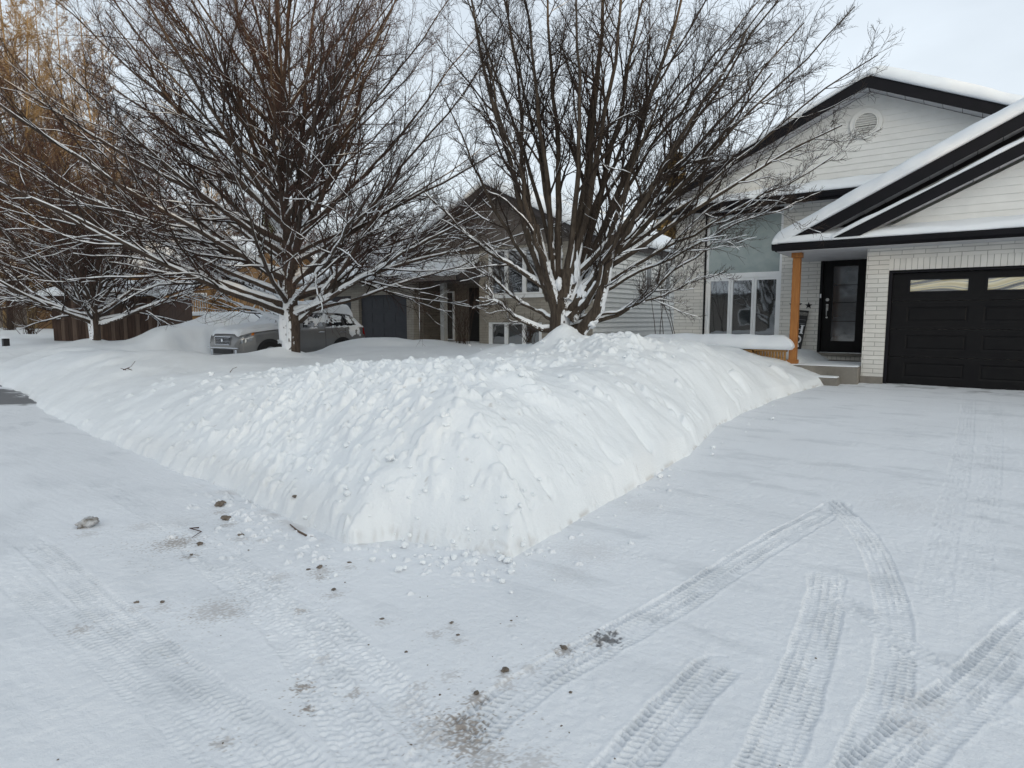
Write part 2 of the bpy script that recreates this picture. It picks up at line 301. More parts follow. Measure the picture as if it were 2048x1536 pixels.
PLAT = np.array([ # X, Y, height of the snow surface
 (-13.8,5.2,.78),(-14.4,6.6,.98),(-14.4,5.5,.92),(-14.2,8,.80),(-11.7,5.3,.66),(-9.2,5.2,.80),(-7.4,5.2,.96),(-5.85,5.2,1.12),(-4.6,5.2,1.22),(-3.9,4.9,1.17),(-3.3,4.3,1.05),(-3.2,5.4,1.05),(-3.3,7,1.04),
 (-3.6,8.3,1.22),(-4.2,8.5,1.42),(-5.2,9.1,1.38),(-4.6,7.2,1.16),(-4.4,6.4,1.03),(-5.5,7.4,1.12),(-4.0,9.9,1.36),(-3.6,11,1.14),(-3.3,12,.98),(-3.0,13.0,.80),(-5,11,1.2),(-5,13,1.0),
 (-6.4,7,.95),(-7.5,7.5,.8),(-6.5,9.2,1.2),(-7.5,9.4,.95),(-8,12,.9),(-7,14.5,.9),(-9,15,.85),(-12,15,.83),(-10,7,.68),(-10,10,.74),(-12,8,.74),(-13,9.4,.72),(-14.2,9.8,.73),
 (-13,12,.86),(-14.6,12.9,1.12),(-14.6,14.6,1.0),(-13,16,.8),(-15,7,.92),(-16,5.9,.98),(-18.5,6.4,.84),(-21,6.8,.55),(-24,6.6,.42),(-16.5,7.6,.80),(-18.5,8.2,.62),(-4.2,12.8,1.12),(-3.75,12.6,1.0),(-15,5.5,.8),
 (-22,8,.9),(-21.8,11,1.5),(-22.2,12.6,2.0),(-22.6,14.5,1.9),(-24,13.0,1.2),(-22,8,.75),(-25,9.2,.82),(-28,10,.78),(-32,9,.85),(-30,14,.9),(-40,10,1.2),(-24,16,.9),(-40,20,1.2),(-30,7,.6),(-45,7,.7),(-10,24,.9),(-8,30,.9),(-30,30,1.2)])
def lin(tab, x): return np.interp(x, tab[:,0], tab[:,1])
def ground_z(X, Y):
    return np.clip((Y-3.2)/10.5, 0, 1.15)*.385*sstep(X, -2-9, -3) + np.clip((Y-4)/12, 0, 1)*.24*(1-sstep(X,-12,-9))
def plateau(X, Y):
    num = np.zeros_like(X); den = np.zeros_like(X)
    for px, py, h in PLAT:
        w = 1.0/(((X-px)**2+(Y-py)**2)+.05)**1.9; num += w*h; den += w
    return num/den
BASE_R = at_depth(1125, 668, 10.5)
def snow_height(X, Y, fine=True):
    ws = .05*fbm(X*1.7, Y*1.7, 3, 5); yb = Y-lin(TOE_B, X); ds = yb-(lin(TOE_S, X)-lin(TOE_B, X))*.62*np.exp(-(np.maximum(yb, 0)/.26)**1.5)+ws+.004*perlin(X*5, Y*.5+.3, 6)*(X > -14)
    groove = .04*np.abs(perlin(Y*1.6, X*1.3+2.7, 21))
    dd = lin(TOE_D, Y)-X+.035*fbm(X*1.0, Y*1.0, 2, 9)-groove
    dn = X+15.25+.15*fbm(X*.8, Y*.8, 3, 12)+.35*sstep(Y, 4.4, 9)-.0
    dl = -20.6-X+.25*fbm(X*.6, Y*.6, 3, 13)
    side = np.maximum(np.where(X > -18, dn, dl), 8.7-Y)
    DS = 1.30+.65*sstep(-X, 2.8, 5.0); DD = 1.25
    def ramp(d, D, lip):
        t = np.clip(d/D, 0, 1); p = (1-(1-t)**1.75)
        return np.where(d > 0, lip*sstep(d, 0, .09)+(1-lip)*p, 0)
    ps = ramp(ds, DS, .06); pd = ramp(dd, DD, .13); pn = ramp(side, 1.1, .16)
    p = np.minimum(np.minimum(ps, pd), pn)
    # blend near the corner so the ridge is rounded
    k = 22.0; p2 = -np.log((np.exp(-k*ps)+np.exp(-k*pd)+np.exp(-k*pn)))/k; p = np.where(p > .25, np.maximum(p2, p*.8), p)
    g = ground_z(X, Y); pl = plateau(X, Y)
    # plough roll: a raised rounded crest a couple of metres in from the street
    z = g+(pl-g)*p
    near = np.exp(-((X+4)**2+(Y-6)**2)/60)
    z += sstep(p, .1, .9)*(.035*fbm(X*.9, Y*.9, 4, 31)*(.4+near))
    br = BASE_R; r = np.hypot(X-br[0]-.15, Y-br[1]+.25); z += .20*np.exp(-(r/.30)**2)
    r = np.hypot(X+13.85, Y-9.2); z += .22*np.exp(-(r/.55)**2)
    r = np.hypot(X+25.0, Y-9.1); z += .18*np.exp(-(r/.6)**2)
    if fine:
        rough = sstep(p, .02, .25)*np.exp(-np.maximum(ds-3.0,0)/.8)*sstep(X, -10, -5.5)
        rough2 = sstep(p, .02, .3)*np.exp(-np.maximum(dd-2.6,0)/.6)
        r3 = np.clip(np.exp(-((X+4.3)**2+(Y-8.4)**2)/2.2), 0, 1)
        rr = np.clip(np.maximum(np.maximum(rough, rough2*.8), r3), 0, 1)
        n1 = fbm(X*4, Y*4, 4, 41, .55); n2 = np.abs(fbm(X*11, Y*11, 3, 43, .6))
        cl = np.clip(fbm(X*7+2, Y*7, 3, 48, .6), 0, 1)
        patch = .35+.65*sstep(fbm(X*1.3+5, Y*1.3, 3, 52), -.25, .45); patch = patch*(.35+.65*sstep(-X-.35*(Y-3), 1.4, 2.6))
        z += rr*.034*fbm(X*1.9, Y*1.9, 3, 49)
        z += rr*patch*(.009*n1+.012*(.45-n2)*.9+.011*np.abs(fbm(X*26,Y*26,2,47))+.010*cl**1.5)
        # broad wind / plough scoring along the street face of the far bank
        far = sstep(-X, 6, 9)*sstep(p, .05, .5)*np.exp(-np.maximum(ds-2.2,0)/.5)
        z += far*.014*fbm((X*.8+Y*.6)*5.0, (Y*.8-X*.6)*1.0, 3, 51)
        for gy, gl, gw, gd, sk in [(3.62,.75,.05,.075,.25),(3.95,.4,.03,.04,-.1),(5.0,.35,.04,.05,.1),(5.75,.6,.06,.08,.2),(6.9,.45,.05,.07,.15),(7.6,.3,.04,.05,-.1),(9.2,.4,.06,.06,.1)]:
            gx = lin(TOE_D, np.array([gy]))[0]; tt = np.clip((gx-.08-X)/gl, 0, 1); dist = np.abs(Y-gy-sk*(gx-X))
            z -= gd*np.exp(-(dist/gw)**2)*sstep(gx-X, .05, .16)*(1-sstep(gx-X, gl*.7, gl))
        # scoops and shovel cuts in the drive-side face
        face = sstep(p, .03, .2)*(1-sstep(p, .8, 1.0))*np.exp(-np.maximum(dd-1.4,0)/.4)
        z += -face*.06*np.clip(perlin(Y*2.4, X*.7, 61)-.18, 0, 1)
    return z, p, ds, dd, side, g

# tyre tracks, drawn as world curves on the ground (centre line, half width, depth, kind)
def trk(pts, hw, depth, kind=0, z=0.02):
    P = np.array([at_z(u, v, z) for u, v in pts]); return (P, hw, depth, kind)
TRACKS = [
 trk([(1683,1022),(1640,1046),(1560,1086),(1440,1150),(1300,1228),(1190,1290),(1080,1352),(1000,1405),(930,1460),(860,1520),(780,1600)], .105, .012, 0),
 trk([(1660,1015),(1676,1032),(1734,1088),(1771,1168),(1790,1262),(1782,1366),(1752,1455),(1712,1540),(1650,1640)], .085, .010, 1),
 trk([(1654,1150),(1646,1217),(1623,1295),(1592,1385),(1560,1463),(1530,1540),(1490,1620)], .10, .013, 1),
 trk([(1685,1190),(1720,1225),(1834,1303),(1943,1373),(2070,1455)], .07, .008, 2),
 trk([(2100,1236),(2048,1275),(1990,1333),(1892,1415),(1795,1500),(1720,1570)], .115, .013, 0),
 trk([(1443,1319),(1365,1397),(1287,1483),(1235,1545),(1150,1640)], .10, .013, 0),
 trk([(393,1086),(427,1124),(513,1192),(598,1284),(666,1387),(720,1470),(770,1560),(820,1680)], .11, .012, 3),
 trk([(440,1090),(478,1130),(598,1202),(700,1285),(780,1370),(873,1465),(960,1560)], .10, .012, 3),
 trk([(60,1080),(120,1130),(239,1233),(359,1336),(461,1414),(564,1496),(640,1580)], .10, .007, 0),
 trk([(20,1150),(150,1250),(270,1350),(380,1440),(480,1540)], .09, .004, 0),
 trk([(190,960),(330,1040),(470,1130)], .09, .003, 0),
 trk([(1868,1150),(1880,1080),(1900,1000),(1920,930),(1932,860),(1938,800)], .09, .003, 1, .2),
 trk([(1948,1160),(1960,1080),(1975,1000),(1985,930),(1990,860),(1985,800)], .08, .002, 1, .2),
]
def track_fields(X, Y):
    shp = X.shape; X = X.ravel(); Y = Y.ravel(); dz = np.zeros(len(X)); exposed = np.zeros(len(X)); cover = np.zeros(len(X))
    for ti, (P, hw, depth, kind) in enumerate(TRACKS):
        # resample the curve smoothly
        t = np.arange(len(P)); tt = np.linspace(0, len(P)-1, len(P)*10)
        def cr(a):
            o = np.zeros_like(tt)
            for j, s in enumerate(tt):
                i = min(int(s), len(P)-2); f = s-i; p0 = a[max(i-1,0)]; p1 = a[i]; p2 = a[i+1]; p3 = a[min(i+2,len(P)-1)]
                o[j] = .5*((2*p1)+(-p0+p2)*f+(2*p0-5*p1+4*p2-p3)*f*f+(-p0+3*p1-3*p2+p3)*f**3)
            return o
        C = np.stack([cr(P[:,0]), cr(P[:,1])], 1); L = np.concatenate([[0], np.cumsum(np.hypot(*np.diff(C, axis=0).T))])
        sel = np.where((X > C[:,0].min()-.4) & (X < C[:,0].max()+.4) & (Y > C[:,1].min()-.4) & (Y < C[:,1].max()+.4))[0]
        if not len(sel): continue
        best = np.full(len(sel), 9.9); u = np.zeros(len(sel)); v = np.zeros(len(sel)); xs = X[sel]; ys = Y[sel]
        for i in range(len(C)-1):
            a = C[i]; d = C[i+1]-a; l = np.hypot(*d)
            if l < 1e-6: continue
            d = d/l; rx = xs-a[0]; ry = ys-a[1]; s = rx*d[0]+ry*d[1]; q = rx*-d[1]+ry*d[0]; sc = np.clip(s, 0, l); dist = np.hypot(s-sc, q)
            k = dist < best; best[k] = dist[k]; u[k] = (L[i]+sc)[k]; v[k] = (np.sign(q)*dist)[k]
        wn = .010*perlin(u*5, u*0+ti, 70)
        e = np.abs(v)/(hw+wn); ins = 1-sstep(e, .93, 1.06)
        vv = v/hw; un = u+.004*perlin(xs*30, ys*30, 75)
        if kind in (0, 3):
            lug = np.sin(2*np.pi*(un/.036+np.abs(vv)*1.1)); lug2 = np.sin(2*np.pi*(un/.036+.5-np.abs(vv)*.9))
            tr = np.where(np.abs(vv) > .55, lug, lug2); rib = np.exp(-((np.abs(vv)-.52)/.06)**2)+np.exp(-(vv/.06)**2)
        else:
            tr = np.sin(2*np.pi*(un/.030+vv*.6)); rib = np.exp(-((np.abs(vv)-.62)/.05)**2)+np.exp(-((np.abs(vv)-.2)/.05)**2)
        shape = sstep(tr, -.35, .15)*.8; shape = np.maximum(shape, .9*np.clip(rib, 0, 1))
        crumb = fbm(xs*38, ys*38, 2, 77)
        if kind == 3: shape = shape*.45+.45+.35*crumb
        if kind == 2: shape = shape*.3+.4+.3*crumb
        fade = sstep(perlin(u*2.6, vv*.9+ti*3, 78)+.35*perlin(u*9, vv*2.5, 80), -.6, .25)*.8+.2
        depth = depth*1.2; ef = sstep(u+.05*perlin(vv*2+ti, u*6, 171), .0, .07)*sstep(L[-1]-u+.05*perlin(vv*2, u*6, 172), .0, .07); ins = ins*ef; hgt = -depth*.55+depth*1.0*(shape-.25)*fade+.002*crumb
        ridge = ef*depth*.16*np.exp(-((e-1.08)/.10)**2)*(1+.8*crumb)
        end = 1.0
        dz[sel] = dz[sel]*(1-ins)+hgt*ins*end+ridge*(cover[sel] < .5)
        exposed[sel] = np.maximum(exposed[sel]*(1-ins*.4), ins*(1-shape)*fade*sstep(fbm(xs*3, ys*3, 3, 79+ti), -.5, .6)*min(1, depth/.010))
        cover[sel] = np.maximum(cover[sel], ins)
    return dz.reshape(shp), exposed.reshape(shp), cover.reshape(shp)

DIRT = [ # u, v, radius (m), strength: brown grit ground into the snow
 (350,1082,.16,.8),(378,1108,.06,.7),(430,1215,.16,.45),(455,1220,.10,.5),(605,1365,.05,.9),(612,1408,.035,1),(925,1440,.10,.95),(935,1475,.10,.8),(975,1505,.10,.5),(600,1218,.04,.6),
 (160,1250,.07,.5),(445,1472,.05,.5),(708,1375,.04,.6),(650,1310,.05,.3),(640,1150,.05,.6),(955,1390,.035,.8),(1195,1275,.06,.5),(870,1262,.05,.4),(1060,1330,.05,.3),(285,1050,.12,.25),
 (175,1065,.10,.3),(440,1020,.08,.5),(455,1045,.08,.5),(640,1140,.09,.45),(764,1240,.04,.35),(903,1250,.05,.3),(1023,1245,.03,.3),(324,1208,.06,.35),(274,1207,.05,.35),(699,1130,.05,.4),(916,1276,.05,.35),(667,1186,.06,.4),(1009,1345,.05,.5),(1128,1296,.06,.6),(953,1390,.06,.7),(1070,1520,.10,.35),(1180,1100,.25,.16),(1130,1140,.2,.12),(1290,1020,.25,.12),(840,1365,.05,.35),(900,1345,.06,.3),(1010,1360,.05,.4),(480,1075,.07,.4),(520,1078,.05,.35),(1135,1290,.04,.3),(360,1040,.2,.12),
 (1800,1030,.3,.10),(1650,950,.3,.06),(1400,1330,.15,.05),(1850,1400,.12,.18),(1830,1440,.1,.2),(880,1450,.14,.4),(820,1400,.1,.2),(560,1150,.08,.3)]
def var_axis(segs):
    out = [segs[0][0]]
    for a, b, s in segs:
        n = max(1, int(round((b-a)/s))); out += list(np.linspace(a, b, n+1)[1:])
    return np.array(out)
def grid_mesh(name, xs, ys, fn, m, attrs=(), keep=None):
    X, Y = np.meshgrid(xs, ys, indexing='ij'); Z, A = fn(X, Y)
    I = np.arange(X.size).reshape(X.shape); q = np.stack([I[:-1,:-1], I[1:,:-1], I[1:,1:], I[:-1,1:]], -1).reshape(-1,4)
    if keep is not None:
        k = keep(X, Y).ravel(); q = q[k[q].any(1)]
    used = np.zeros(X.size, bool); used[q.ravel()] = True; new = np.cumsum(used)-1; q = new[q]
    V = np.stack([X, Y, Z], -1).reshape(-1,3)[used]
    me = np_mesh(name, V, q)
    for k, v in A.items():
        at = me.attributes.new(k, 'FLOAT', 'POINT'); at.data.foreach_set('value', v.ravel()[used].astype(np.float32))
    return link(name, me, m, None, smooth=True)

rngG = np.random.RandomState(4)
# little lumps that rolled down the bank and lie on the packed snow: part of the snow surface
def lumps(X, Y, Z, pts):
    for (x, y, r, h) in pts:
        i0, i1 = np.searchsorted(X[:,0], [x-r*1.2, x+r*1.2]); j0, j1 = np.searchsorted(Y[0,:], [y-r*1.2, y+r*1.2])
        if i1 <= i0 or j1 <= j0: continue
        xx = X[i0:i1, j0:j1]; yy = Y[i0:i1, j0:j1]; a = 7*x+3*y
        rr = np.hypot(xx-x, yy-y)/r*(1+.22*np.cos(3*np.arctan2(yy-y, xx-x)+a)+.12*np.cos(5*np.arctan2(yy-y, xx-x)+2*a))
        Z[i0:i1, j0:j1] += h*np.sqrt(np.clip(1-rr*rr, 0, 1))**.8
LUMPS_ROAD = []
for i in range(420):
    s = rngG.rand(); x = -2.3-s*3.4; y = lin(TOE_S, x)-abs(rngG.normal())*.28-.02; r = .006+rngG.rand()**3*.022; LUMPS_ROAD.append((x, y, r, r*.8))
for i in range(120):
    y = 3.3+rngG.rand()*9; x = lin(TOE_D, y)+abs(rngG.normal())*.22; r = .006+rngG.rand()**3*.022; LUMPS_ROAD.append((x, y, r, r*.8))
for i in range(260):
    x = -5.5+rngG.rand()*6; y = .4+rngG.rand()*5; r = .004+rngG.rand()**3*.010; LUMPS_ROAD.append((x, y, r, r*.6))
def road_fn(X, Y):
    g = ground_z(X, Y); z = g+.012*fbm(X*.7, Y*.7, 4, 101)+.0022*fbm(X*12, Y*12, 4, 103, .65)
    dz, ex, cv = track_fields(X, Y); z += dz
    ch = sstep(fbm(X*1.1+3, Y*1.4, 3, 105), .25, .7)*sstep(-X+.4*Y, -1, 3); z += ch*.003*fbm(X*26, Y*26, 2, 106)
    # ploughed street: faint long scrapes parallel to the street, drive: faint scrapes across
    z += .0012*fbm(X*.8, Y*22, 2, 107)*(Y < 3.3)+.0012*fbm(X*1.5, Y*18, 2, 108)*(Y >= 3.3)
    lumps(X, Y, z, LUMPS_ROAD)
    dirt = np.zeros_like(X)
    for (u, v, r, s) in DIRT:
        x, y = at_z(u, v, .02); i0, i1 = np.searchsorted(X[:,0], [x-2.5*r, x+2.5*r]); j0, j1 = np.searchsorted(Y[0,:], [y-2.5*r, y+2.5*r])
        xx = X[i0:i1,j0:j1]; yy = Y[i0:i1,j0:j1]; d = np.exp(-((xx-x)**2+(yy-y)**2)/(r*r)*1.1)
        n = fbm(xx*52, yy*52, 4, 111, .8); dirt[i0:i1,j0:j1] = np.maximum(dirt[i0:i1,j0:j1], s*np.clip(sstep(d*1.1+n*.75-.62, 0, .25), 0, 1)*.8)
    # fine grit everywhere
    n = perlin(X*16, Y*16, 121)*.6+perlin(X*31, Y*31, 122)*.6; dirt = np.maximum(dirt, .5*sstep(n, .78, .95)*sstep(-X+.2, 0, 3))
    toe = np.exp(-np.abs(Y-lin(TOE_S, X))/.06)*(X > -6)*(X < -2.35)*sstep(fbm(X*3, Y*3, 3, 125), -.1, .6); dirt = np.maximum(dirt, toe*.35)
    ice = 1.7*ex*(.65+.35*sstep(fbm(X*9, Y*9, 2, 131), -.3, .5))+.48*sstep(fbm(X*.9, Y*2.8, 6, 133, .66), .05, 1.0)*(Y > 3.0)+.30*sstep(fbm(X*.9, Y*1.8, 6, 134, .62), -.1, .9)*(Y <= 3.0)
    # dark patches where a tyre has worn through to asphalt
    bare = np.zeros_like(X)
    x, y = at_z(1215, 1268, .02); n = fbm(X*22, Y*22, 3, 141, .7); bare = sstep(np.exp(-((X-x)**2+(Y-y)**2)/.012)*1.1+n*.5-.75, 0, .2)*.8
    wide = np.exp(-((X+18.4)/3.1)**4)*np.exp(-((Y-4.9)/1.7)**2); wide = np.exp(-((X+17.2)/3.2)**4)*np.exp(-((Y-4.15)/.75)**2); bare = np.maximum(bare, sstep(wide*1.3+.55*fbm(X*.9, Y*1.5, 4, 143)-.55, 0, .35)*.85)
    bare = np.maximum(bare, sstep(Y, 12.9, 13.5)*sstep(fbm(X*2.5, Y*3, 3, 145), .05, .5)*.45*(X > -2.3))
    return z, dict(dirt=dirt, ice=np.clip(ice, 0, 1), bare=bare)
FX = [(-34,-24,.5),(-24,-15,.12),(-15,-6,.05),(-6,-5.2,.022),(-5.2,1.0,.0072),(1.0,2.5,.03),(2.5,8,.1),(8,30,1.0)]
road_s = grid_mesh('street', var_axis(FX), var_axis([(-9,-2,.25),(-2,.35,.05),(.35,3.3,.0072)]), road_fn, M['snow_road'])
tag(road_s, 'snow packed street marked by many tyre tracks', kind='structure')
road_d = grid_mesh('driveway', var_axis(FX), var_axis([(3.3,5.4,.0072),(5.4,9,.026),(9,14.0,.045),(14.0,17.2,.4)]), road_fn, M['snow_road'])
tag(road_d, 'snow covered driveway with tyre tracks leading to the black garage door', kind='structure')

LUMPS_BANK = []
for i in range(5200):
    c = rngG.rand()
    if c < .6: x = -5.0+rngG.normal()*1.3; y = 4.1+rngG.normal()*.8
    elif c < .85: x = -4.4+rngG.normal()*.8; y = 8.2+rngG.normal()*1.0
    else: x = -6.5+rngG.normal()*2.0; y = 4.9+rngG.normal()*.7
    r = .006+rngG.rand()**5*.055; LUMPS_BANK.append((x, y, r, r*(.5+.4*rngG.rand())))
for (u_, v_, r_, h_) in [(960,850,.08,.04),(1010,905,.07,.04),(800,1000,.09,.04),(720,1075,.08,.05),(690,1090,.07,.05),
        (870,745,.12,.07),(930,735,.10,.05),(1080,790,.11,.05),(860,870,.13,.05),(1480,760,.15,.06),(1560,745,.14,.07),(1590,760,.12,.06),(1380,850,.12,.04),(1300,790,.14,.05)]:
    x_, y_ = at_depth(u_, v_, 0.001)[:2]; d_, f_ = ray(u_, v_); tt_ = np.arange(2.0, 20, .02); ZZ_ = snow_height((d_[0]*tt_)[:,None], (d_[1]*tt_)[:,None], False)[0][:,0]
    k_ = np.where(CAM_H+d_[2]*tt_ < ZZ_)[0]
    if len(k_): LUMPS_BANK.append((d_[0]*tt_[k_[0]], d_[1]*tt_[k_[0]], r_, h_))
def bank_fn(X, Y):
    z, p, ds, dd, side, g = snow_height(X, Y)
    lumps(X, Y, z, LUMPS_BANK)
    z = np.where(p <= .001, g-.05, z)
    zz = z-g; dirt = .26*np.exp(-((zz-.04)/.06)**2)*sstep(X, -3.7, -3.4)*(X < -2.3)*(ds < .3)*sstep(fbm(X*3+z*9, z*26+Y*2, 3, 151, .6), -.1, .6)*(p > .001)
    dirt = np.maximum(dirt, .10*np.exp(-((ds-.10)/.10)**2)*sstep(-X, 3.0, 4.2)*(1-sstep(-X, 8, 10)))
    dirt = np.maximum(dirt, .35*sstep(perlin(X*13, Y*13, 153)+perlin(X*24, Y*24, 154)*.5, .75, .95)*(ds < 2.2)*(X > -9))
    dirt = np.maximum(dirt, .4*np.exp(-(zz/.03)**2)*(dd < .3)*sstep(fbm(Y*5, z*20, 3, 155), -.1, .4)*(p>.001))
    return z, dict(dirt=dirt, ice=np.clip(.12*sstep(fbm(X*1.5, Y*1.5, 4, 157), .1, .7), 0, 1), bare=np.zeros_like(X))
bx = var_axis([(-80,-40,2.0),(-40,-24,.3),(-24,-15.6,.12),(-15.6,-9,.045),(-9,-6.4,.025),(-6.4,-2.02,.0145)])
by = var_axis([(2.7,6.2,.0145),(6.2,10,.025),(10,16.5,.05),(16.5,40,.5),(40,120,4)])
def keep_bank(X, Y):
    z, p, ds, dd, side, g = snow_height(X, Y, False); return (p > .001)
bank = grid_mesh('snow_ground', bx, by, bank_fn, M['snow'], keep=keep_bank)
tag(bank, 'high ploughed snow bank and snow covered lawns between driveway and street', kind='structure')
# neighbour's driveway + the wide ground sheet
nd = grid_mesh('neighbour_driveway', var_axis([(-23,-13.5,.12)]), var_axis([(3.3,17,.12)]),
    lambda X, Y: (ground_z(X, Y)+.015*fbm(X*.9, Y*.9, 3, 161)-.012, dict(dirt=np.zeros_like(X), ice=.3*sstep(fbm(X,Y,3,163),0,.6),
      bare=np.clip(sstep(np.exp(-((Y-5.4)/1.5)**2)*1.2+.5*fbm(X*1.2, Y*1.6, 3, 165)-.5, 0, .3)*.85, 0, 1))), M['snow_road'])
tag(nd, 'partly cleared driveway beside the grey car', kind='structure')
g = MB(); g.add([(-900,-900,-.09),(900,-900,-.09),(900,900,-.09),(-900,900,-.09)], [(0,1,2,3)])
tag(g.build('ground', M['snow']), 'snow covered ground reaching away between the houses', kind='structure')
# ------------------------------------------------------------------ our house
def lap_siding(name, y, z0, ztop_fn, xl_fn, xr_fn, m, parent, pitch=.125, zend=9, out=.014, t=.05):
    """clapboard wall in the plane y (facing -Y); each course leans out at its lower edge"""
    b = MB(); z = z0
    while z < zend-.01:
        z1 = min(z+pitch, zend); l0, r0, l1, r1 = xl_fn(z), xr_fn(z), xl_fn(z1), xr_fn(z1)
        if r0-l0 < .05: break
        if r1 < l1: l1 = r1 = (l1+r1)/2
        b.add([(l0,y-out,z),(r0,y-out,z),(r1,y,z1),(l1,y,z1),(l0,y+t,z),(r0,y+t,z),(r1,y+t,z1),(l1,y+t,z1)],
              [(0,1,2,3),(5,4,7,6),(0,4,5,1),(3,2,6,7),(0,3,7,4),(1,5,6,2)])
        z = z1
    return b.build(name, m, parent)
house = empty('white_house', (0,0,0), 0, 'white brick and siding house with black trim and front gables', 'house')
YG, YM = 13.7, 15.8                       # garage front, main front
GZ = .385                                 # garage floor
# --- garage block walls
b = MB(); b.box(-1.65,-1.28,YG,YG+.22,GZ+.14,2.93); b.box(-1.28,3.70,YG,YG+.22,2.73,2.93); b.box(3.70,6.2,YG,YG+.22,GZ+.14,2.93)
b.build('garage_front_wall', M['brick'], house)
MB().box(-1.65,-1.43,YG+.222,YM,GZ+.14,2.93).build('garage_side_wall', M['brick_side'], house)
b = MB(); b.box(-1.28,3.70,YG-.004,YG+.22,2.52,2.728); b.build('soldier_course', M['soldier'], house)
for x0_, x1_ in ((-1.66,-1.282),(3.70,6.2)): MB().box(x0_,x1_,YG-.01,YG+.22,GZ-.15,GZ+.138).build('footing', M['concrete'], house, bevel=.01)
# --- garage door
gd = empty('garage_door'); gd.parent = house
XL, XR, ZT = -1.22, 3.64, 2.47
f = MB(); f.box(-1.28,XL,YG+.05,YG+.2,GZ,2.52); f.box(XR,3.70,YG+.05,YG+.2,GZ,2.52); f.box(XL,XR,YG+.05,YG+.2,ZT,2.52); f.build('door_frame', M['black_metal'], gd, bevel=.006)
yd = YG+.14; secs = 4; sh = (ZT-GZ-.01)/secs; px0 = [-.97,.18,1.33,2.48]; pw = .94
p = MB()
for s in range(secs):
    z0 = GZ+.012+s*sh; z1 = z0+sh-.008; zi0 = z0+.125; zi1 = z1-.10
    if s == 3: zi0, zi1 = z0+.14, z1-.10
    xs = [XL+.003]+[v for q in px0 for v in (q, q+pw)]+[XR-.003]
    p.box(xs[0], xs[-1], yd, yd+.04, z0, zi0); p.box(xs[0], xs[-1], yd, yd+.04, zi1, z1)
    for i in range(0, len(xs), 2): p.box(xs[i], xs[i+1], yd, yd+.04, zi0, zi1)
    if s < 3:
        for q in px0:   # recessed then raised panel
            x0, x1 = q, q+pw; d = .012; e = .03; g2 = .05
            p.add([(x0,yd,zi0),(x1,yd,zi0),(x1,yd,zi1),(x0,yd,zi1),(x0+e,yd+d,zi0+e),(x1-e,yd+d,zi0+e),(x1-e,yd+d,zi1-e),(x0+e,yd+d,zi1-e),
                   (x0+g2,yd+.002,zi0+g2),(x1-g2,yd+.002,zi0+g2),(x1-g2,yd+.002,zi1-g2),(x0+g2,yd+.002,zi1-g2)],
                  [(0,1,5,4),(1,2,6,5),(2,3,7,6),(3,0,4,7),(4,5,9,8),(5,6,10,9),(6,7,11,10),(7,4,8,11),(8,9,10,11)])
p.build('door_panels', M['black_door'], gd)
zi0 = GZ+.012+3*sh+.14; zi1 = GZ+.012+4*sh-.008-.10
for q in px0:
    w = MB(); w.box(q,q+.035,yd-.012,yd+.02,zi0,zi1); w.box(q+pw-.035,q+pw,yd-.012,yd+.02,zi0,zi1); w.box(q+.035,q+pw-.035,yd-.012,yd+.02,zi0,zi0+.03); w.box(q+.035,q+pw-.035,yd-.012,yd+.02,zi1-.03,zi1)
    wf = w.build('window', M['black_metal'], gd)
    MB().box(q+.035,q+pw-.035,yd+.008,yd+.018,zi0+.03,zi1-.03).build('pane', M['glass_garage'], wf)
MB().box(XL,XR,yd-.004,yd+.03,GZ-.02,GZ+.013).build('bottom_seal', M['black_metal'], gd)
# --- porch roof / eave along the garage front
ye = 13.18; SO = 2.95
b = MB(); b.box(-3.16,-1.652,ye+.02,YM-.002,SO-.02,SO); b.box(-1.652,6.4,ye+.02,YG+.24,SO-.018,SO); b.build('porch_ceiling', M['soffit'], house)
g_ = MB(); g_.prism_x([(ye-.10,3.07),(ye-.10,3.05),(ye-.085,2.99),(ye-.03,2.955),(ye+.01,2.955),(ye+.01,3.07),(ye-.005,3.07),(ye-.005,2.985),(ye-.085,3.0),(ye-.09,3.07)], -3.24, 6.6)
g_.build('gutter', M['black_metal'], house)
b = MB(); b.box(-3.2,6.5,ye+.012,ye+.04,2.94,3.10); b.box(-3.2,-3.17,ye+.041,YM-.001,2.94,3.10); b.build('eave_board', M['black_metal'], house)
# pent roof strip and its snow
yw = 13.72
b = MB(); b.add([(-3.0,ye+.04,3.08),(6.5,ye+.04,3.08),(6.5,yw+.4,3.32),(-3.0,yw+.4,3.32),(-3.0,yw+.4,3.0),(6.5,yw+.4,3.0),(-3.0,ye+.04,3.0),(6.5,ye+.04,3.0)],
      [(0,1,2,3),(3,2,5,4),(6,7,1,0),(0,3,4,6),(1,7,5,2),(4,5,7,6)]); b.build('pent_roof', M['shingle'], house)
slab('eave_snow', (-3.22,ye-.07,3.075), (9.8,0,0), (0,.66,.22), .12, M['snow_roof'], house, rim=.07, seed=3, step=.08, wob=.25, over=.02)
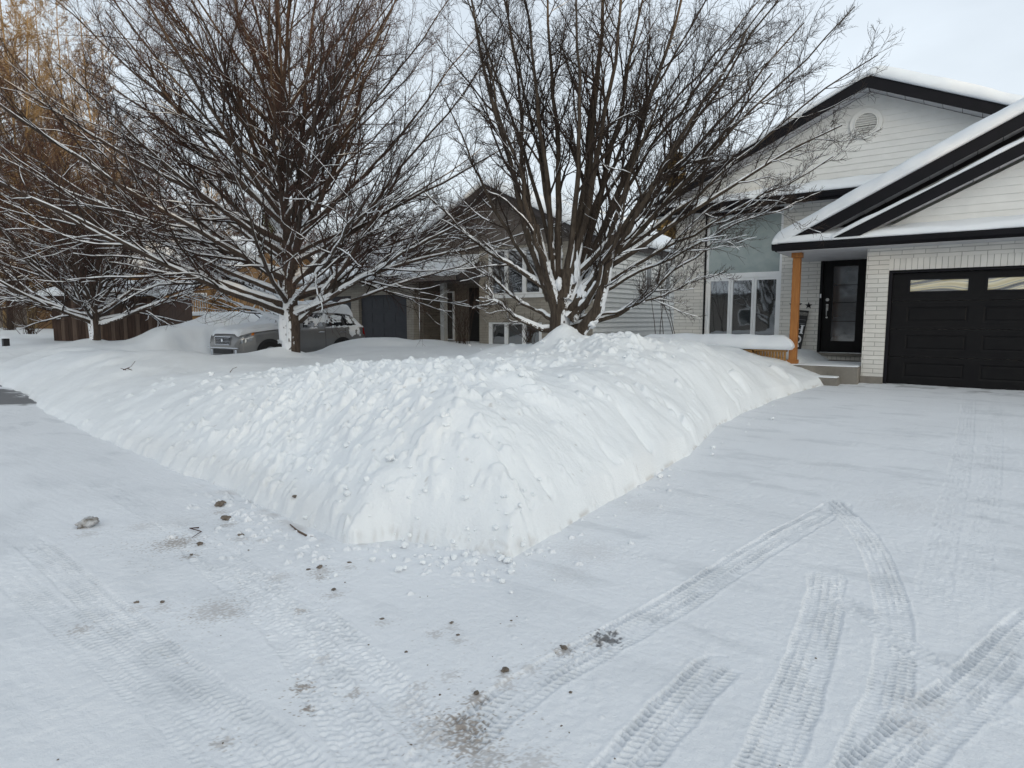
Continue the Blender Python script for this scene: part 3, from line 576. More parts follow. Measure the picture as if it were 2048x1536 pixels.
# outer gable (porch + garage): z = 4.62 + .506 x at the top of the fascia
AX = 1.6
def rake(name, zfun, ax, xl, y0, fh, over_back, snowT, parent, ssnow, sl, fmat, soff_w=.5, zcut=None):
    xr = 2*ax-xl; za = zfun(ax); zl = zfun(xl)
    f = MB()
    for sgn in (1, -1):
        x0 = xl if sgn > 0 else xr
        pts = [(x0, zl-fh*.9), (ax, za-fh*1.1), (ax, za), (x0, zl)]
        if zcut: xc = xl+(zcut+fh-zl)/((za-zl)/(ax-xl)); xc = xc if sgn > 0 else 2*ax-xc; pts = [(x0, min(zcut, zl-.004)), (xc, zcut), (ax, za-fh), (ax, za), (x0, zl)]
        if sgn < 0: pts = pts[::-1]
        f.prism_y(pts, y0, y0+.035)
    f.build(name+'_fascia', fmat, parent)
    s = MB()
    for sgn in (1, -1):
        x0 = xl if sgn > 0 else xr; n = int(abs(ax-x0)/.32)
        for i in range(1 if zcut else 0, n):     # vented soffit panels butted with a thin seam
            a = x0+(ax-x0)*i/n; c = x0+(ax-x0)*(i+1)/n-sgn*.010; o = fh*.86
            za0 = zl+(za-zl)*(i/n)-o; zc0 = zl+(za-zl)*(i+1)/n-o
            pts = [(a, za0), (c, zc0), (c, zc0+.02), (a, za0+.02)]
            if sgn < 0: pts = pts[::-1]
            s.prism_y(pts, y0+.037, y0+soff_w)
    s.build(name+'_soffit', M['soffit'], parent)
def add_roof(name, zfun, ax, xl, y0, y1, parent, th=.06):
    xr = 2*ax-xl; b = MB()
    for x0 in (xl, xr):
        pts = [(x0, zfun(xl)-th), (ax, zfun(ax)-th), (ax, zfun(ax)), (x0, zfun(xl))]
        if x0 > ax: pts = pts[::-1]
        b.prism_y(pts, y0, y1)
    b.build(name, M['shingle'], parent)
zo = lambda x: 4.64+.503*x
rake('outer_rake', zo, AX, -3.05, ye-.02, .215, 0, .27, house, 0, 0, M['black_metal'], .5, 3.10)
add_roof('garage_roof', zo, AX, -3.05, ye+.02, 21.0, house)
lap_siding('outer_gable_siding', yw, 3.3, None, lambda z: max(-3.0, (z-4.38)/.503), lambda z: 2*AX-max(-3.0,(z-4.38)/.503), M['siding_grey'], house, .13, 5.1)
U = np.array([AX+3.17, 0, .503*(AX+3.17)])
slab('roof_snow', (-3.17, ye-.07, zo(-3.17)+.0), U, (0,8.0,0), .27, M['snow_roof'], house, rim=.26, seed=9, step=.10, wob=.10, over=.03)
slab('roof_snow', (2*AX+3.17, ye-.07, zo(-3.17)+.0), U*np.array([-1,1,1]), (0,8.0,0), .27, M['snow_roof'], house, rim=.26, seed=12, step=.15, wob=.10, over=.03)
# inner gable, standing a little proud of the outer one
zi = lambda x: 4.16+.487*x
yi = 13.06
rake('inner_rake', zi, AX, -2.13, yi, .20, 0, .06, house, 0, 0, M['black_metal'], .42, 3.125)
add_roof('inner_gable_roof', zi, AX, -2.15, yi+.04, yw+.3, house, .05)
lap_siding('inner_gable_siding', yi+.42, 3.30, None, lambda z: (z-3.93)/.487, lambda z: 2*AX-(z-3.93)/.487, M['siding'], house, .13, 4.7)
MB().box(-1.35, 2*AX+1.35, yi+.39, yi+.43, 3.235, 3.298).build('skirt_flashing', M['black_metal'], house)
U = np.array([AX+2.15, 0, .487*(AX+2.15)])
slab('roof_snow', (-2.15, yi-.01, zi(-2.15)), U, (0,.62,0), .065, M['snow_roof'], house, rim=.05, seed=14, step=.08, wob=.5, over=.01)
slab('roof_snow', (2*AX+2.15, yi-.01, zi(-2.15)), U*np.array([-1,1,1]), (0,.62,0), .065, M['snow_roof'], house, rim=.05, seed=15, step=.12, wob=.3, over=.01)
# --- porch: post, floor, steps, wall
PZ = .70
b = MB(); b.box(-3.25,-1.662,13.42,YM,.30,PZ); b.build('porch_slab', M['concrete'], house, bevel=.015)
b = MB(); b.box(-2.95,-1.95,13.10,13.418,.28,.50); b.build('porch_step', M['concrete'], house, bevel=.015)
slab('step_snow', (-2.93,13.13,.50), (.96,0,0), (0,.27,0), .03, M['snow_roof'], house, rim=.03, seed=33, step=.06)
slab('porch_snow', (-3.2,13.46,PZ), (1.52,0,0), (0,1.5,0), .022, M['snow_roof'], house, rim=.03, seed=31, step=.08)
post = MB().box(-2.93,-2.79,13.52,13.66,PZ,SO-.12).build('porch_post', M['cedar'], house, bevel=.008)
b = MB(); b.box(-2.955,-2.765,13.495,13.685,SO-.118,SO-.022); b.build('post_capital', M['cedar'], post, bevel=.006)
b = MB(); b.box(-2.955,-2.765,13.495,13.685,PZ+.001,PZ+.10); b.build('post_base', M['cedar'], post, bevel=.006)
# main block front wall (with holes for window and door)
WX0, WX1, WZ0, WZ1 = -5.47, -3.66, 1.02, 4.16
DX0, DX1, DZ0, DZ1 = -2.82, -1.87, .86, 3.02
b = MB(); t = .22
b.box(-6.28,WX0,YM,YM+t,.3,4.42); b.box(WX0,WX1,YM,YM+t,WZ1,4.42); b.box(WX0,WX1,YM,YM+t,.3,WZ0); b.box(WX1,DX0,YM,YM+t,.3,4.42)
b.box(DX0,DX1,YM,YM+t,DZ1,4.42); b.box(DX1,3.2,YM,YM+t,.3,4.42); b.build('front_wall', M['brick'], house)
MB().box(-6.28,-6.06,YM+t+.002,26,.3,4.42).build('left_wall', M['brick_side'], house)
b = MB(); b.box(DX0-.12,DX1-.002,YM-.10,YM+.05,DZ0-.07,DZ0-.004); b.build('door_sill', M['concrete'], house, bevel=.006)
b = MB(); b.box(DX0-.08,DX1-.002,YM-.03,YM-.001,PZ,DZ0-.072); b.build('sill_course', M['soldier'], house)
# expansion joints (dark vertical mortar seams)
# --- front door
fd = empty('front_door'); fd.parent = house
yd2 = YM+.10
f = MB(); f.box(DX0,DX0+.06,YM-.01,yd2+.06,DZ0,DZ1); f.box(DX1-.06,DX1,YM-.01,yd2+.06,DZ0,DZ1); f.box(DX0+.06,DX1-.06,YM-.01,yd2+.06,DZ1-.09,DZ1); f.build('door_frame', M['black_door'], fd, bevel=.005)
x0, x1, z0, z1 = DX0+.062, DX1-.062, DZ0+.004, DZ1-.092
gx0, gx1, gz0, gz1 = x0+.20, x1-.14, z0+.26, z1-.13
f = MB(); f.box(x0,gx0,yd2-.03,yd2+.02,z0,z1); f.box(gx1,x1,yd2-.03,yd2+.02,z0,z1); f.box(gx0,gx1,yd2-.03,yd2+.02,z0,gz0); f.box(gx0,gx1,yd2-.03,yd2+.02,gz1,z1)
leaf = f.build('door_leaf', M['black_door'], fd, bevel=.004)
M['glass_door'] = glass_mat('frosted_door_glass', (.02,.026,.032), .006, 2.0, .10, .8, (.06,.072,.085), 1.4, 1.8)
MB().box(gx0,gx1,yd2-.006,yd2+.004,gz0,gz1).build('glass', M['glass_door'], leaf)
for zz in (gz0+.44, gz0+.86, gz0+1.25):
    MB().box(gx0,gx1,yd2-.012,yd2-.007,zz,zz+.014).build('glazing_bar', M['black_door'], leaf)
hx = x0+.10
b = MB(); b.tube([(hx,yd2-.032,DZ0+1.20),(hx,yd2-.055,DZ0+1.20)], .035, 14); b.tube([(hx,yd2-.055,DZ0+1.20),(hx,yd2-.068,DZ0+1.20)], .018, 12); b.build('deadbolt', M['metal'], leaf, smooth=False)
b = MB(); b.box(hx-.022,hx+.022,yd2-.040,yd2-.031,DZ0+.95,DZ0+1.10); b.tube([(hx,yd2-.04,DZ0+1.07),(hx,yd2-.09,DZ0+1.05),(hx,yd2-.10,DZ0+.95),(hx,yd2-.09,DZ0+.85),(hx,yd2-.035,DZ0+.80)], .010, 8); b.tube([(hx,yd2-.032,DZ0+.80),(hx,yd2-.045,DZ0+.80)], .022, 12); b.build('handle', M['metal'], leaf)
MB().box(DX0+.012,DX0+.042,YM-.026,YM-.0105,DZ0+1.24,DZ0+1.33).build('doorbell', M['white_trim'], fd, bevel=.004)
# --- big front window
bw = empty('front_window'); bw.parent = house
yv = YM+.03
f = MB(); f.box(WX0-.03,WX0,YM-.02,YM+.1,WZ0,WZ1+.10); f.box(WX0,WX1,YM-.02,YM+.1,WZ1,WZ1+.10); f.build('black_surround', M['black_metal'], bw)
f = MB(); e = .06; zm = 2.62
f.box(WX0,WX0+e,yv,yv+.09,WZ0,WZ1); f.box(WX1-e,WX1,yv,yv+.09,WZ0,WZ1); f.box(WX0+e,WX1-e,yv,yv+.09,WZ1-e,WZ1); f.box(WX0+e,WX1-e,yv,yv+.09,zm,zm+.13); f.box(WX0+e,WX1-e,yv,yv+.09,WZ0,WZ0+e)
f.build('window_frame', M['white_trim'], bw, bevel=.006)
MB().box(WX0+e,WX1-e,yv+.04,yv+.05,zm+.13,WZ1-e).build('upper_pane', M['glass_curtain'], bw)
w3 = (WX1-WX0-2*e)/3
for i in range(3):
    a = WX0+e+i*w3; c = a+w3; s = .055
    f = MB(); f.box(a+.004,a+s,yv+.01,yv+.07,WZ0+e,zm); f.box(c-s,c-.004,yv+.01,yv+.07,WZ0+e,zm); f.box(a+s,c-s,yv+.01,yv+.07,zm-s,zm-.002); f.box(a+s,c-s,yv+.01,yv+.07,WZ0+e,WZ0+e+s)
    sa = f.build('casement', M['white_trim'], bw, bevel=.004)
    MB().box(a+s,c-s,yv+.045,yv+.055,WZ0+e+s,zm-s).build('pane', M['glass_dark'], sa)
# --- main gable
AX2 = -2.02; zmain = lambda x: 4.42+.452*(x+6.95)
ym = YM-.52
rake('main_rake', zmain, AX2, -6.95, ym, .22, 0, .2, house, 0, 0, M['black_metal'], .5)
add_roof('main_roof', zmain, AX2, -6.95, ym+.04, 27.0, house)
lap_siding('main_gable_siding', YM-.03, 4.60, None, lambda z: -6.95+(z-4.42+.20)/.452, lambda z: 2*AX2+6.95-(z-4.42+.20)/.452, M['siding'], house, .13, 6.45)
U = np.array([AX2+7.0, 0, .452*(AX2+7.0)])
slab('roof_snow', (-7.0, ym-.03, zmain(-7.0)), U, (0,11,0), .13, M['snow_roof'], house, rim=.14, seed=19, step=.12, wob=.30, over=.02)
slab('roof_snow', (2*AX2+7.0, ym-.04, zmain(-7.0)), U*np.array([-1,1,1]), (0,11,0), .27, M['snow_roof'], house, rim=.24, seed=22, step=.12, wob=.10, over=.02)
# pent strip over the window
b = MB(); b.box(-6.9,3.0,ym+.02,YM-.002,4.24,4.26); b.build('main_soffit', M['soffit'], house)
b = MB(); b.box(-6.95,3.0,ym-.02,ym+.015,4.20,4.38); b.build('main_eave_board', M['black_metal'], house)
b = MB(); b.prism_x([(ym-.12,4.38),(ym-.12,4.34),(ym-.08,4.26),(ym-.022,4.26),(ym-.022,4.38)], -7.0, 3.0); b.build('gutter', M['black_metal'], house)
b = MB(); b.add([(-6.9,ym,4.37),(3,ym,4.37),(3,YM-.03,4.60),(-6.9,YM-.03,4.60),(-6.9,YM-.03,4.3),(3,YM-.03,4.3),(-6.9,ym,4.3),(3,ym,4.3)], [(0,1,2,3),(3,2,5,4),(6,7,1,0),(0,3,4,6),(1,7,5,2),(4,5,7,6)]); b.build('pent_roof', M['shingle'], house)
slab('eave_snow', (-6.98,ym-.10,4.375), (9.9,0,0), (0,.58,.21), .11, M['snow_roof'], house, rim=.07, seed=25, step=.09, wob=.5, over=.02)
b = MB(); b.box(-6.1,2.0,YM-.05,YM-.025,4.585,4.625); b.build('skirt_flashing', M['black_metal'], house)
# --- round louvred vent
vt = empty('gable_vent', (-2.06, YM-.045, 5.80)); vt.scale = (.93,1,.93); vt.parent = house
def ring(r0, r1, y0, y1, n=40):
    b = MB(); vs = []
    for k in range(n):
        a = 2*math.pi*k/n; c, s = math.cos(a), math.sin(a); vs += [(r0*c,y0,r0*s),(r1*c,y0,r1*s),(r1*c,y1,r1*s),(r0*c,y1,r0*s)]
    fs = []
    for k in range(n):
        j = (k+1)%n
        for q in range(4): fs.append((k*4+q, j*4+q, j*4+(q+1)%4, k*4+(q+1)%4))
    return b.add(vs, fs)
ring(.25,.34,-.035,.0).build('vent_ring', M['siding'], vt, bevel=.008, smooth=False)
ring(.225,.249,-.05,.0).build('vent_inner_ring', M['siding'], vt)
b = MB()
for k in range(8):
    z = -.19+k*.052; h = math.sqrt(max(.224**2-z*z, .001)); b.add([(-h,-.035,z),(h,-.035,z),(h,.0,z+.035),(-h,.0,z+.035),(-h,-.029,z-.008),(h,-.029,z-.008),(h,.006,z+.027),(-h,.006,z+.027)], [(0,1,2,3),(5,4,7,6),(4,5,1,0),(3,2,6,7),(0,3,7,4),(1,5,6,2)])
b.build('louvres', M['siding'], vt)
b = MB(); b.add([(.224*math.cos(2*math.pi*k/32), .012, .224*math.sin(2*math.pi*k/32)) for k in range(32)], [tuple(range(32))]); b.build('vent_screen', M['siding_brown'], vt)

# --- porch railing with a big cap of snow
rl = empty('porch_railing', (-2.95,13.55,.6), 0, 'low cedar porch railing under a thick cap of snow', 'railing')
def loc(o, parent): o.parent = parent; o.matrix_parent_inverse = Matrix.Translation(-Vector(parent.location)); return o
b = MB(); b.box(-3.60,-2.96,13.44,13.58,.955,1.0); b.box(-3.62,-2.96,13.46,13.56,.62,.665); rl1 = loc(b.build('rail', M['cedar2'], None, bevel=.005), rl)
b = MB(); 
for k in range(11): b.box(-3.60+k*.058,-3.56+k*.058,13.49,13.53,.666,.954)
loc(b.build('pickets', M['cedar2'], None, bevel=.003), rl)
b = MB(); b.box(-5.9,-3.62,13.40,14.3,.5,.99); loc(b.build('bench', M['cedar2'], None, bevel=.01), rl)
cap = slab('porch_snow_cap', (-6.1,13.30,1.0), (3.24,0,0), (0,.52,0), .29, M['snow_roof'], None, rim=.26, seed=44, step=.05, wob=.16, over=.05, rough=.03)
tag(cap, 'thick rounded slab of snow lying on the porch railing', 'snow cap')
# --- stars and sign on the porch wall
M['iron'] = mat('black_iron', (.012,.012,.013), (.02,.018,.018), 9, .5)
for u, lab in ((1585,'black metal star on white brick, half hidden behind the porch post'),(1617,'small black metal star on the brick left of the front door')):
    P = np.array(at_depth(u if u > 1600 else 1591, 611, 1.0))-np.array([0,0,1.6]); t = (YM-.02)/P[1]; X = P[0]*t; Z = 1.6+P[2]*t
    R1 = .085 if u > 1600 else .155
    vs = [(X,YM-.05,Z)]; 
    for k in range(10):
        a = math.pi/2+k*math.pi/5; r = R1/1.0*(1 if k%2 == 0 else .40); vs.append((X+r*math.cos(a), YM-.012, Z+r*math.sin(a)))
    vs.append((X,YM-.004,Z)); fs = [(0,1+k,1+(k+1)%10) for k in range(10)]+[(11,1+(k+1)%10,1+k) for k in range(10)]
    tag(MB().add(vs, fs).build('wall_star', M['iron'], None), lab, 'wall decoration', 'metal stars on the porch wall')
sg = empty('porch_sign', (-3.28,YM-.20,PZ+.02), 0, 'tall dark welcome board with white letters leaning on the porch wall', 'sign')
sg.rotation_euler = (R_(-8), R_(7), 0)
MB().box(-.13,.13,-.012,.012,0,1.12).build('board', M['iron'], sg, bevel=.003)
b = MB(); b.box(-.125,.125,-.016,-.0125,1.00,1.08); b.build('weathered_strip', mat('weathered_strip', (.25,.24,.22), (.05,.05,.05), 25, .8), sg)
b = MB()
for k in range(2): b.box(-.06,.11,-.0155,-.0125,.90-k*.09,.908-k*.09)
b.build('thin_lines', mat('grey_lettering', (.20,.20,.22), None, 9, .7), sg)
M['letter'] = mat('white_lettering', (.75,.75,.76), (.68,.68,.70), 9, .6)
def serif_H(x, z, w, h):
    b = MB(); y0, y1 = -.017, -.0126; s = w*.20
    for q in (x-w/2+s, x+w/2-s):
        b.box(q-s*.55,q+s*.55,y0,y1,z,z+h); b.box(q-s,q+s,y0-.0004,y1,z,z+h*.07); b.box(q-s,q+s,y0-.0004,y1,z+h*.93,z+h)
    b.box(x-w/2+s,x+w/2-s,y0+.0006,y1,z+h*.46,z+h*.53); return b
serif_H(.0,.58,.21,.20).build('letter', M['letter'], sg)
b = ring(.045,.075,-.017,-.0126,28); o = b.build('letter', M['letter'], sg); o.location = (.02,0,.44); o.scale = (1,1,1.25)
# ------------------------------------------------------------------ neighbour's house
M['glass_grey'] = glass_mat('grey_blind_glass', (.10,.11,.11), .002, 2.0, .15, .5, (.15,.16,.16), 5.0, 1.5)
nb = empty('brick_house', (-14,17,0), 0, 'taupe brick house with two grey garage doors and a snowy roof behind the trees', 'house')
def P_(o, par=nb): o.parent = par; o.matrix_parent_inverse = Matrix.Translation(-Vector(nb.location)); return o
def S_(o, par): o.parent = par; return o
NG = 16.4
M['garage_grey'] = mat('grey_garage_door', (.045,.047,.055), (.055,.057,.065), 5, .5)
b = MB(); b.box(-22.9,-22.5,NG,NG+.3,.2,3.0); b.box(-19.85,-19.4,NG,NG+.3,.2,3.0); b.box(-16.75,-16.4,NG,NG+.3,.2,3.0); b.box(-22.5,-19.85,NG,NG+.3,2.55,3.0); b.box(-19.4,-16.75,NG,NG+.3,2.55,3.0)
P_(b.build('garage_wall', M['taupe'], None))
for x0, x1 in ((-22.5,-19.85),(-19.4,-16.75)):
    b = MB()
    for k in range(4):
        z0 = .25+k*.575; b.box(x0,x1,NG+.14,NG+.18,z0,z0+.565)
        for q in range(4):
            a = x0+.08+q*(x1-x0-.1)/4; b.box(a,a+(x1-x0)/4-.1,NG+.128,NG+.139,z0+.1,z0+.46)
    b.box(x0,x1,NG+.181,NG+.2,.22,2.56)
    P_(b.build('garage_door', M['garage_grey'], None))
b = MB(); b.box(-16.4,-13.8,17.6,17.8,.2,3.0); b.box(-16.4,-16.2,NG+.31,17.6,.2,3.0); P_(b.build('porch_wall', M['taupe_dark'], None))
b = MB(); b.box(-16.6,-14.9,17.4,17.56,.25,.62); P_(b.build('porch_step', M['concrete'], None))
M['dark_void'] = mat('dark_entry_door', (.014,.012,.011), (.02,.018,.016), 6, .6)
P_(MB().box(-14.72,-13.85,17.55,17.598,.6,2.75).build('entry_door', M['dark_void'], None))
b = MB(); b.box(-15.95,-15.45,17.52,17.6,.85,2.65); w = P_(b.build('side_window', M['white_trim'], None)); 
o = MB().box(-15.90,-15.50,17.505,17.519,.9,2.6).build('pane', M['glass_dark'], None); P_(o, w); o.matrix_parent_inverse = Matrix.Identity(4)
P_(MB().box(-15.22,-15.04,NG+.15,NG+.33,.3,2.9).build('porch_column', M['siding_grey'], None))
b = MB(); b.tube([(-16.05,17.50,2.35),(-16.05,17.42,2.35)], .06, 10); P_(b.build('porch_light', M['white_trim'], None))
# front bay with brick, gable of brown siding
BY = 17.0
def wallhole(name, x0, x1, z0, z1, y0, y1, holes, m):
    b = MB(); holes = sorted(holes); xs = x0
    for hx0, hx1, hzs in holes:
        b.box(xs, hx0, y0, y1, z0, z1); zz = z0
        for a, c in hzs: b.box(hx0, hx1, y0, y1, zz, a); zz = c
        b.box(hx0, hx1, y0, y1, zz, z1); xs = hx1
    b.box(xs, x1, y0, y1, z0, z1); return P_(b.build(name, m, None))
wallhole('front_wall', -13.8, -9.5, .2, 4.05, BY, BY+.3, [(-13.4,-11.2,[(.70,1.52),(2.45,3.95)])], M['taupe'])
def nwin(x0, x1, z0, z1, n, name):
    b = MB(); e = .06; b.box(x0,x1,BY+.02,BY+.12,z0,z0+e); b.box(x0,x1,BY+.02,BY+.12,z1-e,z1); w = (x1-x0)/n
    for k in range(n+1):
        xx = x0+k*w; xx = min(max(xx, x0+e), x1-e); b.box(xx-e,xx+e,BY+.015,BY+.12,z0+e,z1-e)
    f = P_(b.build(name, M['white_trim'], None))
    for k in range(n):
        o = MB().box(x0+k*w+e+.01,x0+(k+1)*w-e-.01,BY+.07,BY+.08,z0+e,z1-e).build('pane', M['glass_dark'], None); P_(o, f); o.matrix_parent_inverse = Matrix.Identity(4)
nwin(-13.4,-11.2,2.45,3.95,3,'window'); nwin(-13.4,-11.2,.70,1.52,3,'basement_window')
P_(MB().box(-13.5,-11.1,BY-.06,BY-.001,2.33,2.44).build('window_sill', M['white_trim'], None))
ax = -13.2; zn = lambda x: 4.15+.49*(x+17.1)
def plap(*a, **k): o = lap_siding(*a, **k); return P_(o)
plap('gable_siding', BY-.02, 4.05, None, lambda z: max(-17.0, -17.1+(z-3.95)/.49), lambda z: min(-9.5, 2*ax+17.1-(z-3.95)/.49), M['siding_brown'], None, .16, 6.0)
P_(MB().box(-17.0,-13.8,BY+.05,BY+.3,2.9,4.05).build('upper_wall', M['siding_brown'], None))
b = MB()
for sgn in (1,-1):
    x0 = -17.1 if sgn > 0 else 2*ax+17.1; pts = [(x0, zn(-17.1)-.22), (ax, zn(ax)-.22), (ax, zn(ax)), (x0, zn(-17.1))]; b.prism_y(pts if sgn > 0 else pts[::-1], BY-.45, 27)
P_(b.build('main_roof', M['shingle'], None))
U = np.array([ax+17.15, 0, .49*(ax+17.15)])
for sg_ in (1,-1):
    s = slab('roof_snow', ((-17.15) if sg_ > 0 else 2*ax+17.15, BY-.5, zn(-17.15)), U*np.array([sg_,1,1]), (0,10.4,0), .26, M['snow_roof'], None, rim=.24, seed=50+sg_, step=.2); P_(s)
# side wall of white siding facing us, with two narrow windows
b = MB(); z = .9
while z < 4.25:
    b.add([(-9.5+.045,BY+.302,z),(-9.5+.045,27,z),(-9.5,27,z+.16),(-9.5,BY+.302,z+.16),(-9.7,BY+.302,z),(-9.7,27,z),(-9.7,27,z+.16),(-9.7,BY+.302,z+.16)], [(0,1,2,3),(5,4,7,6),(0,4,5,1),(3,2,6,7),(0,3,7,4),(1,5,6,2)]); z += .16
P_(b.build('side_wall', M['siding'], None))
P_(MB().box(-9.72,-9.47,BY+.3,27,.2,.898).build('foundation', M['concrete'], None))
for u in (1294,1332):
    dr, f = ray(u, 560); t = -9.5/dr[0]; Yw = dr[1]*t; z1 = 1.6+(ray(u,522)[0][2])*t; z0 = 1.6+(ray(u,597)[0][2])*t
    b = MB(); b.box(-9.49,-9.43,Yw-.26,Yw+.26,z0,z1); w = P_(b.build('side_window', M['white_trim'], None))
    o = MB().box(-9.429,-9.42,Yw-.17,Yw+.17,z0+.08,z1-.08).build('pane', M['glass_grey'], None); P_(o, w); o.matrix_parent_inverse = Matrix.Identity(4)
# garage roof
b = MB(); b.prism_x([(NG-.5,2.98),(NG-.5,3.08),(NG+4.5,5.35),(NG+9.5,3.08),(NG+9.5,2.98)], -23.3, -13.75); P_(b.build('garage_roof', M['shingle'], None))
b = MB(); b.box(-23.3,-13.9,NG-.56,NG-.5,2.93,3.09); P_(b.build('eave_board', M['siding_brown'], None))
P_(slab('garage_roof_snow', (-23.35,NG-.55,3.08), (9.55,0,0), (0,5.0,2.27), .24, M['snow_roof'], None, rim=.2, seed=57, step=.16, wob=.2))

# ------------------------------------------------------------------ things to the left of the car
def quad_house(name, c, rz, w, d, h, pitch, wallm, label, snowT=.25, deck=False, win=True):
    e = empty(name, c, rz, label, 'house')
    b = MB(); b.box(-w/2,w/2,-d/2,d/2,-1,h); b.prism_x([(-d/2,h),(d/2,h),(0,h+pitch*d/2)], -w/2, w/2).build('wall', wallm, e)
    b = MB(); o = .4; 
    b.prism_x([(-d/2-o,h-pitch*o),(0,h+pitch*d/2),(0,h+pitch*d/2+.08),(-d/2-o,h-pitch*o+.08)], -w/2-o, w/2+o); b.prism_x([(d/2+o,h-pitch*o),(d/2+o,h-pitch*o+.08),(0,h+pitch*d/2+.08),(0,h+pitch*d/2)], -w/2-o, w/2+o)
    r = b.build('roof', M['shingle'], e)
    for s in (1,-1):
        slab('roof_snow', (-w/2-o, -s*(d/2+o), h-pitch*o+.08), (w+2*o,0,0), (0,s*(d/2+o),pitch*(d/2+o)), snowT, M['snow_roof'], e, rim=snowT*.9, seed=int(w*7+d), step=.3)
    if win:
        for k in range(3):
            xx = -w/2+w*(k+.5)/3
            f = MB().box(xx-.6,xx+.6,-d/2-.04,-d/2-.002,1.0,2.2).build('window', M['white_trim'], e)
            MB().box(xx-.52,xx+.52,-d/2-.052,-d/2-.041,1.08,2.12).build('pane', M['glass_dark'], f)
            f = MB().box(xx-.6,xx+.6,d/2+.002,d/2+.04,1.0,2.2).build('window', M['white_trim'], e)
            MB().box(xx-.52,xx+.52,d/2+.041,d/2+.052,1.08,2.12).build('pane', M['glass_dark'], f)
    return e
M['wood_dark'] = mat('weathered_dark_boards', (.075,.045,.032), (.035,.022,.018), 3.5, .85, .003, 30, stretch=(5,5,.5))
M['wood_light'] = mat('weathered_light_boards', (.15,.105,.08), (.09,.06,.045), 3.5, .85, .003, 30, stretch=(5,5,.5))
p1 = at_depth(106, 640, 25.5); p2 = at_depth(320, 640, 25.5)
shed = empty('wooden_shed', (p1[0], p1[1], .55), math.atan2(p2[1]-p1[1], p2[0]-p1[0]), 'dark weathered board shed with a snowy roof behind the small tree', 'shed')
Ls = math.hypot(p2[0]-p1[0], p2[1]-p1[1])
rs = random.Random(3); b1 = MB(); b2 = MB(); x = 0; k = 0
while x < Ls-.02:
    w = .14+rs.random()*.05; w = min(w, Ls-x); (b2 if k % 3 == 2 else b1).box(x+.004, x+w-.004, -.02-rs.random()*.012, .02, 0, 1.95); x += w; k += 1
b1.box(0,.03,.02,2.6,0,1.95); b1.box(Ls-.03,Ls,.02,2.6,0,1.95); b1.box(.03,Ls-.03,2.57,2.6,0,1.95)
b1.build('dark_boards', M['wood_dark'], shed); b2.build('pale_boards', M['wood_light'], shed)
MB().add([(-.3,-.35,1.94),(Ls+.3,-.35,1.94),(Ls+.3,2.8,2.55),(-.3,2.8,2.55),(-.3,-.35,2.0),(Ls+.3,-.35,2.0),(Ls+.3,2.8,2.61),(-.3,2.8,2.61)], [(0,3,2,1),(4,5,6,7),(0,1,5,4),(1,2,6,5),(2,3,7,6),(3,0,4,7)]).build('roof', M['wood_dark'], shed)
slab('roof_snow', (-.32,-.38,2.0), (Ls+.64,0,0), (0,3.1,.6), .24, M['snow_roof'], shed, rim=.2, seed=71, step=.12)
M['ochre'] = mat('ochre_siding', (.26,.15,.06), (.17,.09,.035), 3, .7)
c = at_depth(375, 600, 41); bh = quad_house('ochre_house', (c[0], c[1], .9), R_(20), 15, 9, 3.6, .45, M['ochre'], 'ochre sided house with a snowy roof beyond the parked car', deck=True)
dk = empty('wooden_deck', tuple(at_depth(400, 648, 32))[:2]+(.9,), R_(20), 'raised brown wooden deck with a picket rail beyond the snow pile', 'deck')
b = MB(); b.box(-3.6,3.6,-1.5,1.5,.75,.9); 
for k in range(4): b.box(-3.5+k*2.3,-3.38+k*2.3,-1.4,-1.28,-.6,.75)
b.build('platform', M['cedar2'], dk)
b = MB(); b.box(-3.6,3.6,-1.5,-1.42,1.75,1.83)
for k in range(52): b.box(-3.58+k*.14,-3.53+k*.14,-1.48,-1.44,.9,1.75)
b.build('rail', M['cedar2'], dk); slab('rail_snow', (-3.6,-1.55,.9), (7.2,0,0), (0,2.9,0), .22, M['snow_roof'], dk, rim=.15, seed=74, step=.15)
c = at_depth(40, 640, 62); quad_house('far_house', (c[0], c[1], 1.0), R_(-10), 14, 9, 4.5, .5, M['siding_brown'], 'dark house far away behind the thicket of trees', .3)
# small post lamp buried in the snow at the left edge
c = at_depth(12, 690, 24.0)
lp = empty('post_lamp', (c[0], c[1], .42), 0, 'small black post lantern half buried in snow at the far left', 'lamp')
MB().box(-.05,.05,-.05,.05,-.3,.33).build('post', M['iron'], lp)
MB().box(-.10,.10,-.10,.10,.12,.47).build('lantern', M['iron'], lp, bevel=.008)
MB().add([(-.13,-.13,.475),(.13,-.13,.475),(.13,.13,.475),(-.13,.13,.475),(0,0,.58)], [(0,3,2,1),(0,1,4),(1,2,4),(2,3,4),(3,0,4)]).build('snow_cap', M['snow_roof'], lp)

# ------------------------------------------------------------------ houses across the street (seen only as reflections; they shade the scene)
for i, (x, y, rz, w, d, h, m) in enumerate([(-13,-19,0,15,9,3.4,M['siding_brown']),(6,-21,0,14,9,3.2,M['taupe']),(-34,-19,0,14,9,3.4,M['siding_grey'])]):
    quad_house('street_house', (x, y, .2), rz, w, d, h, .55, m, ['brown sided house across the street facing the driveway','taupe brick house across the street near the low sun','grey sided house across the street furthest down the road'][i])
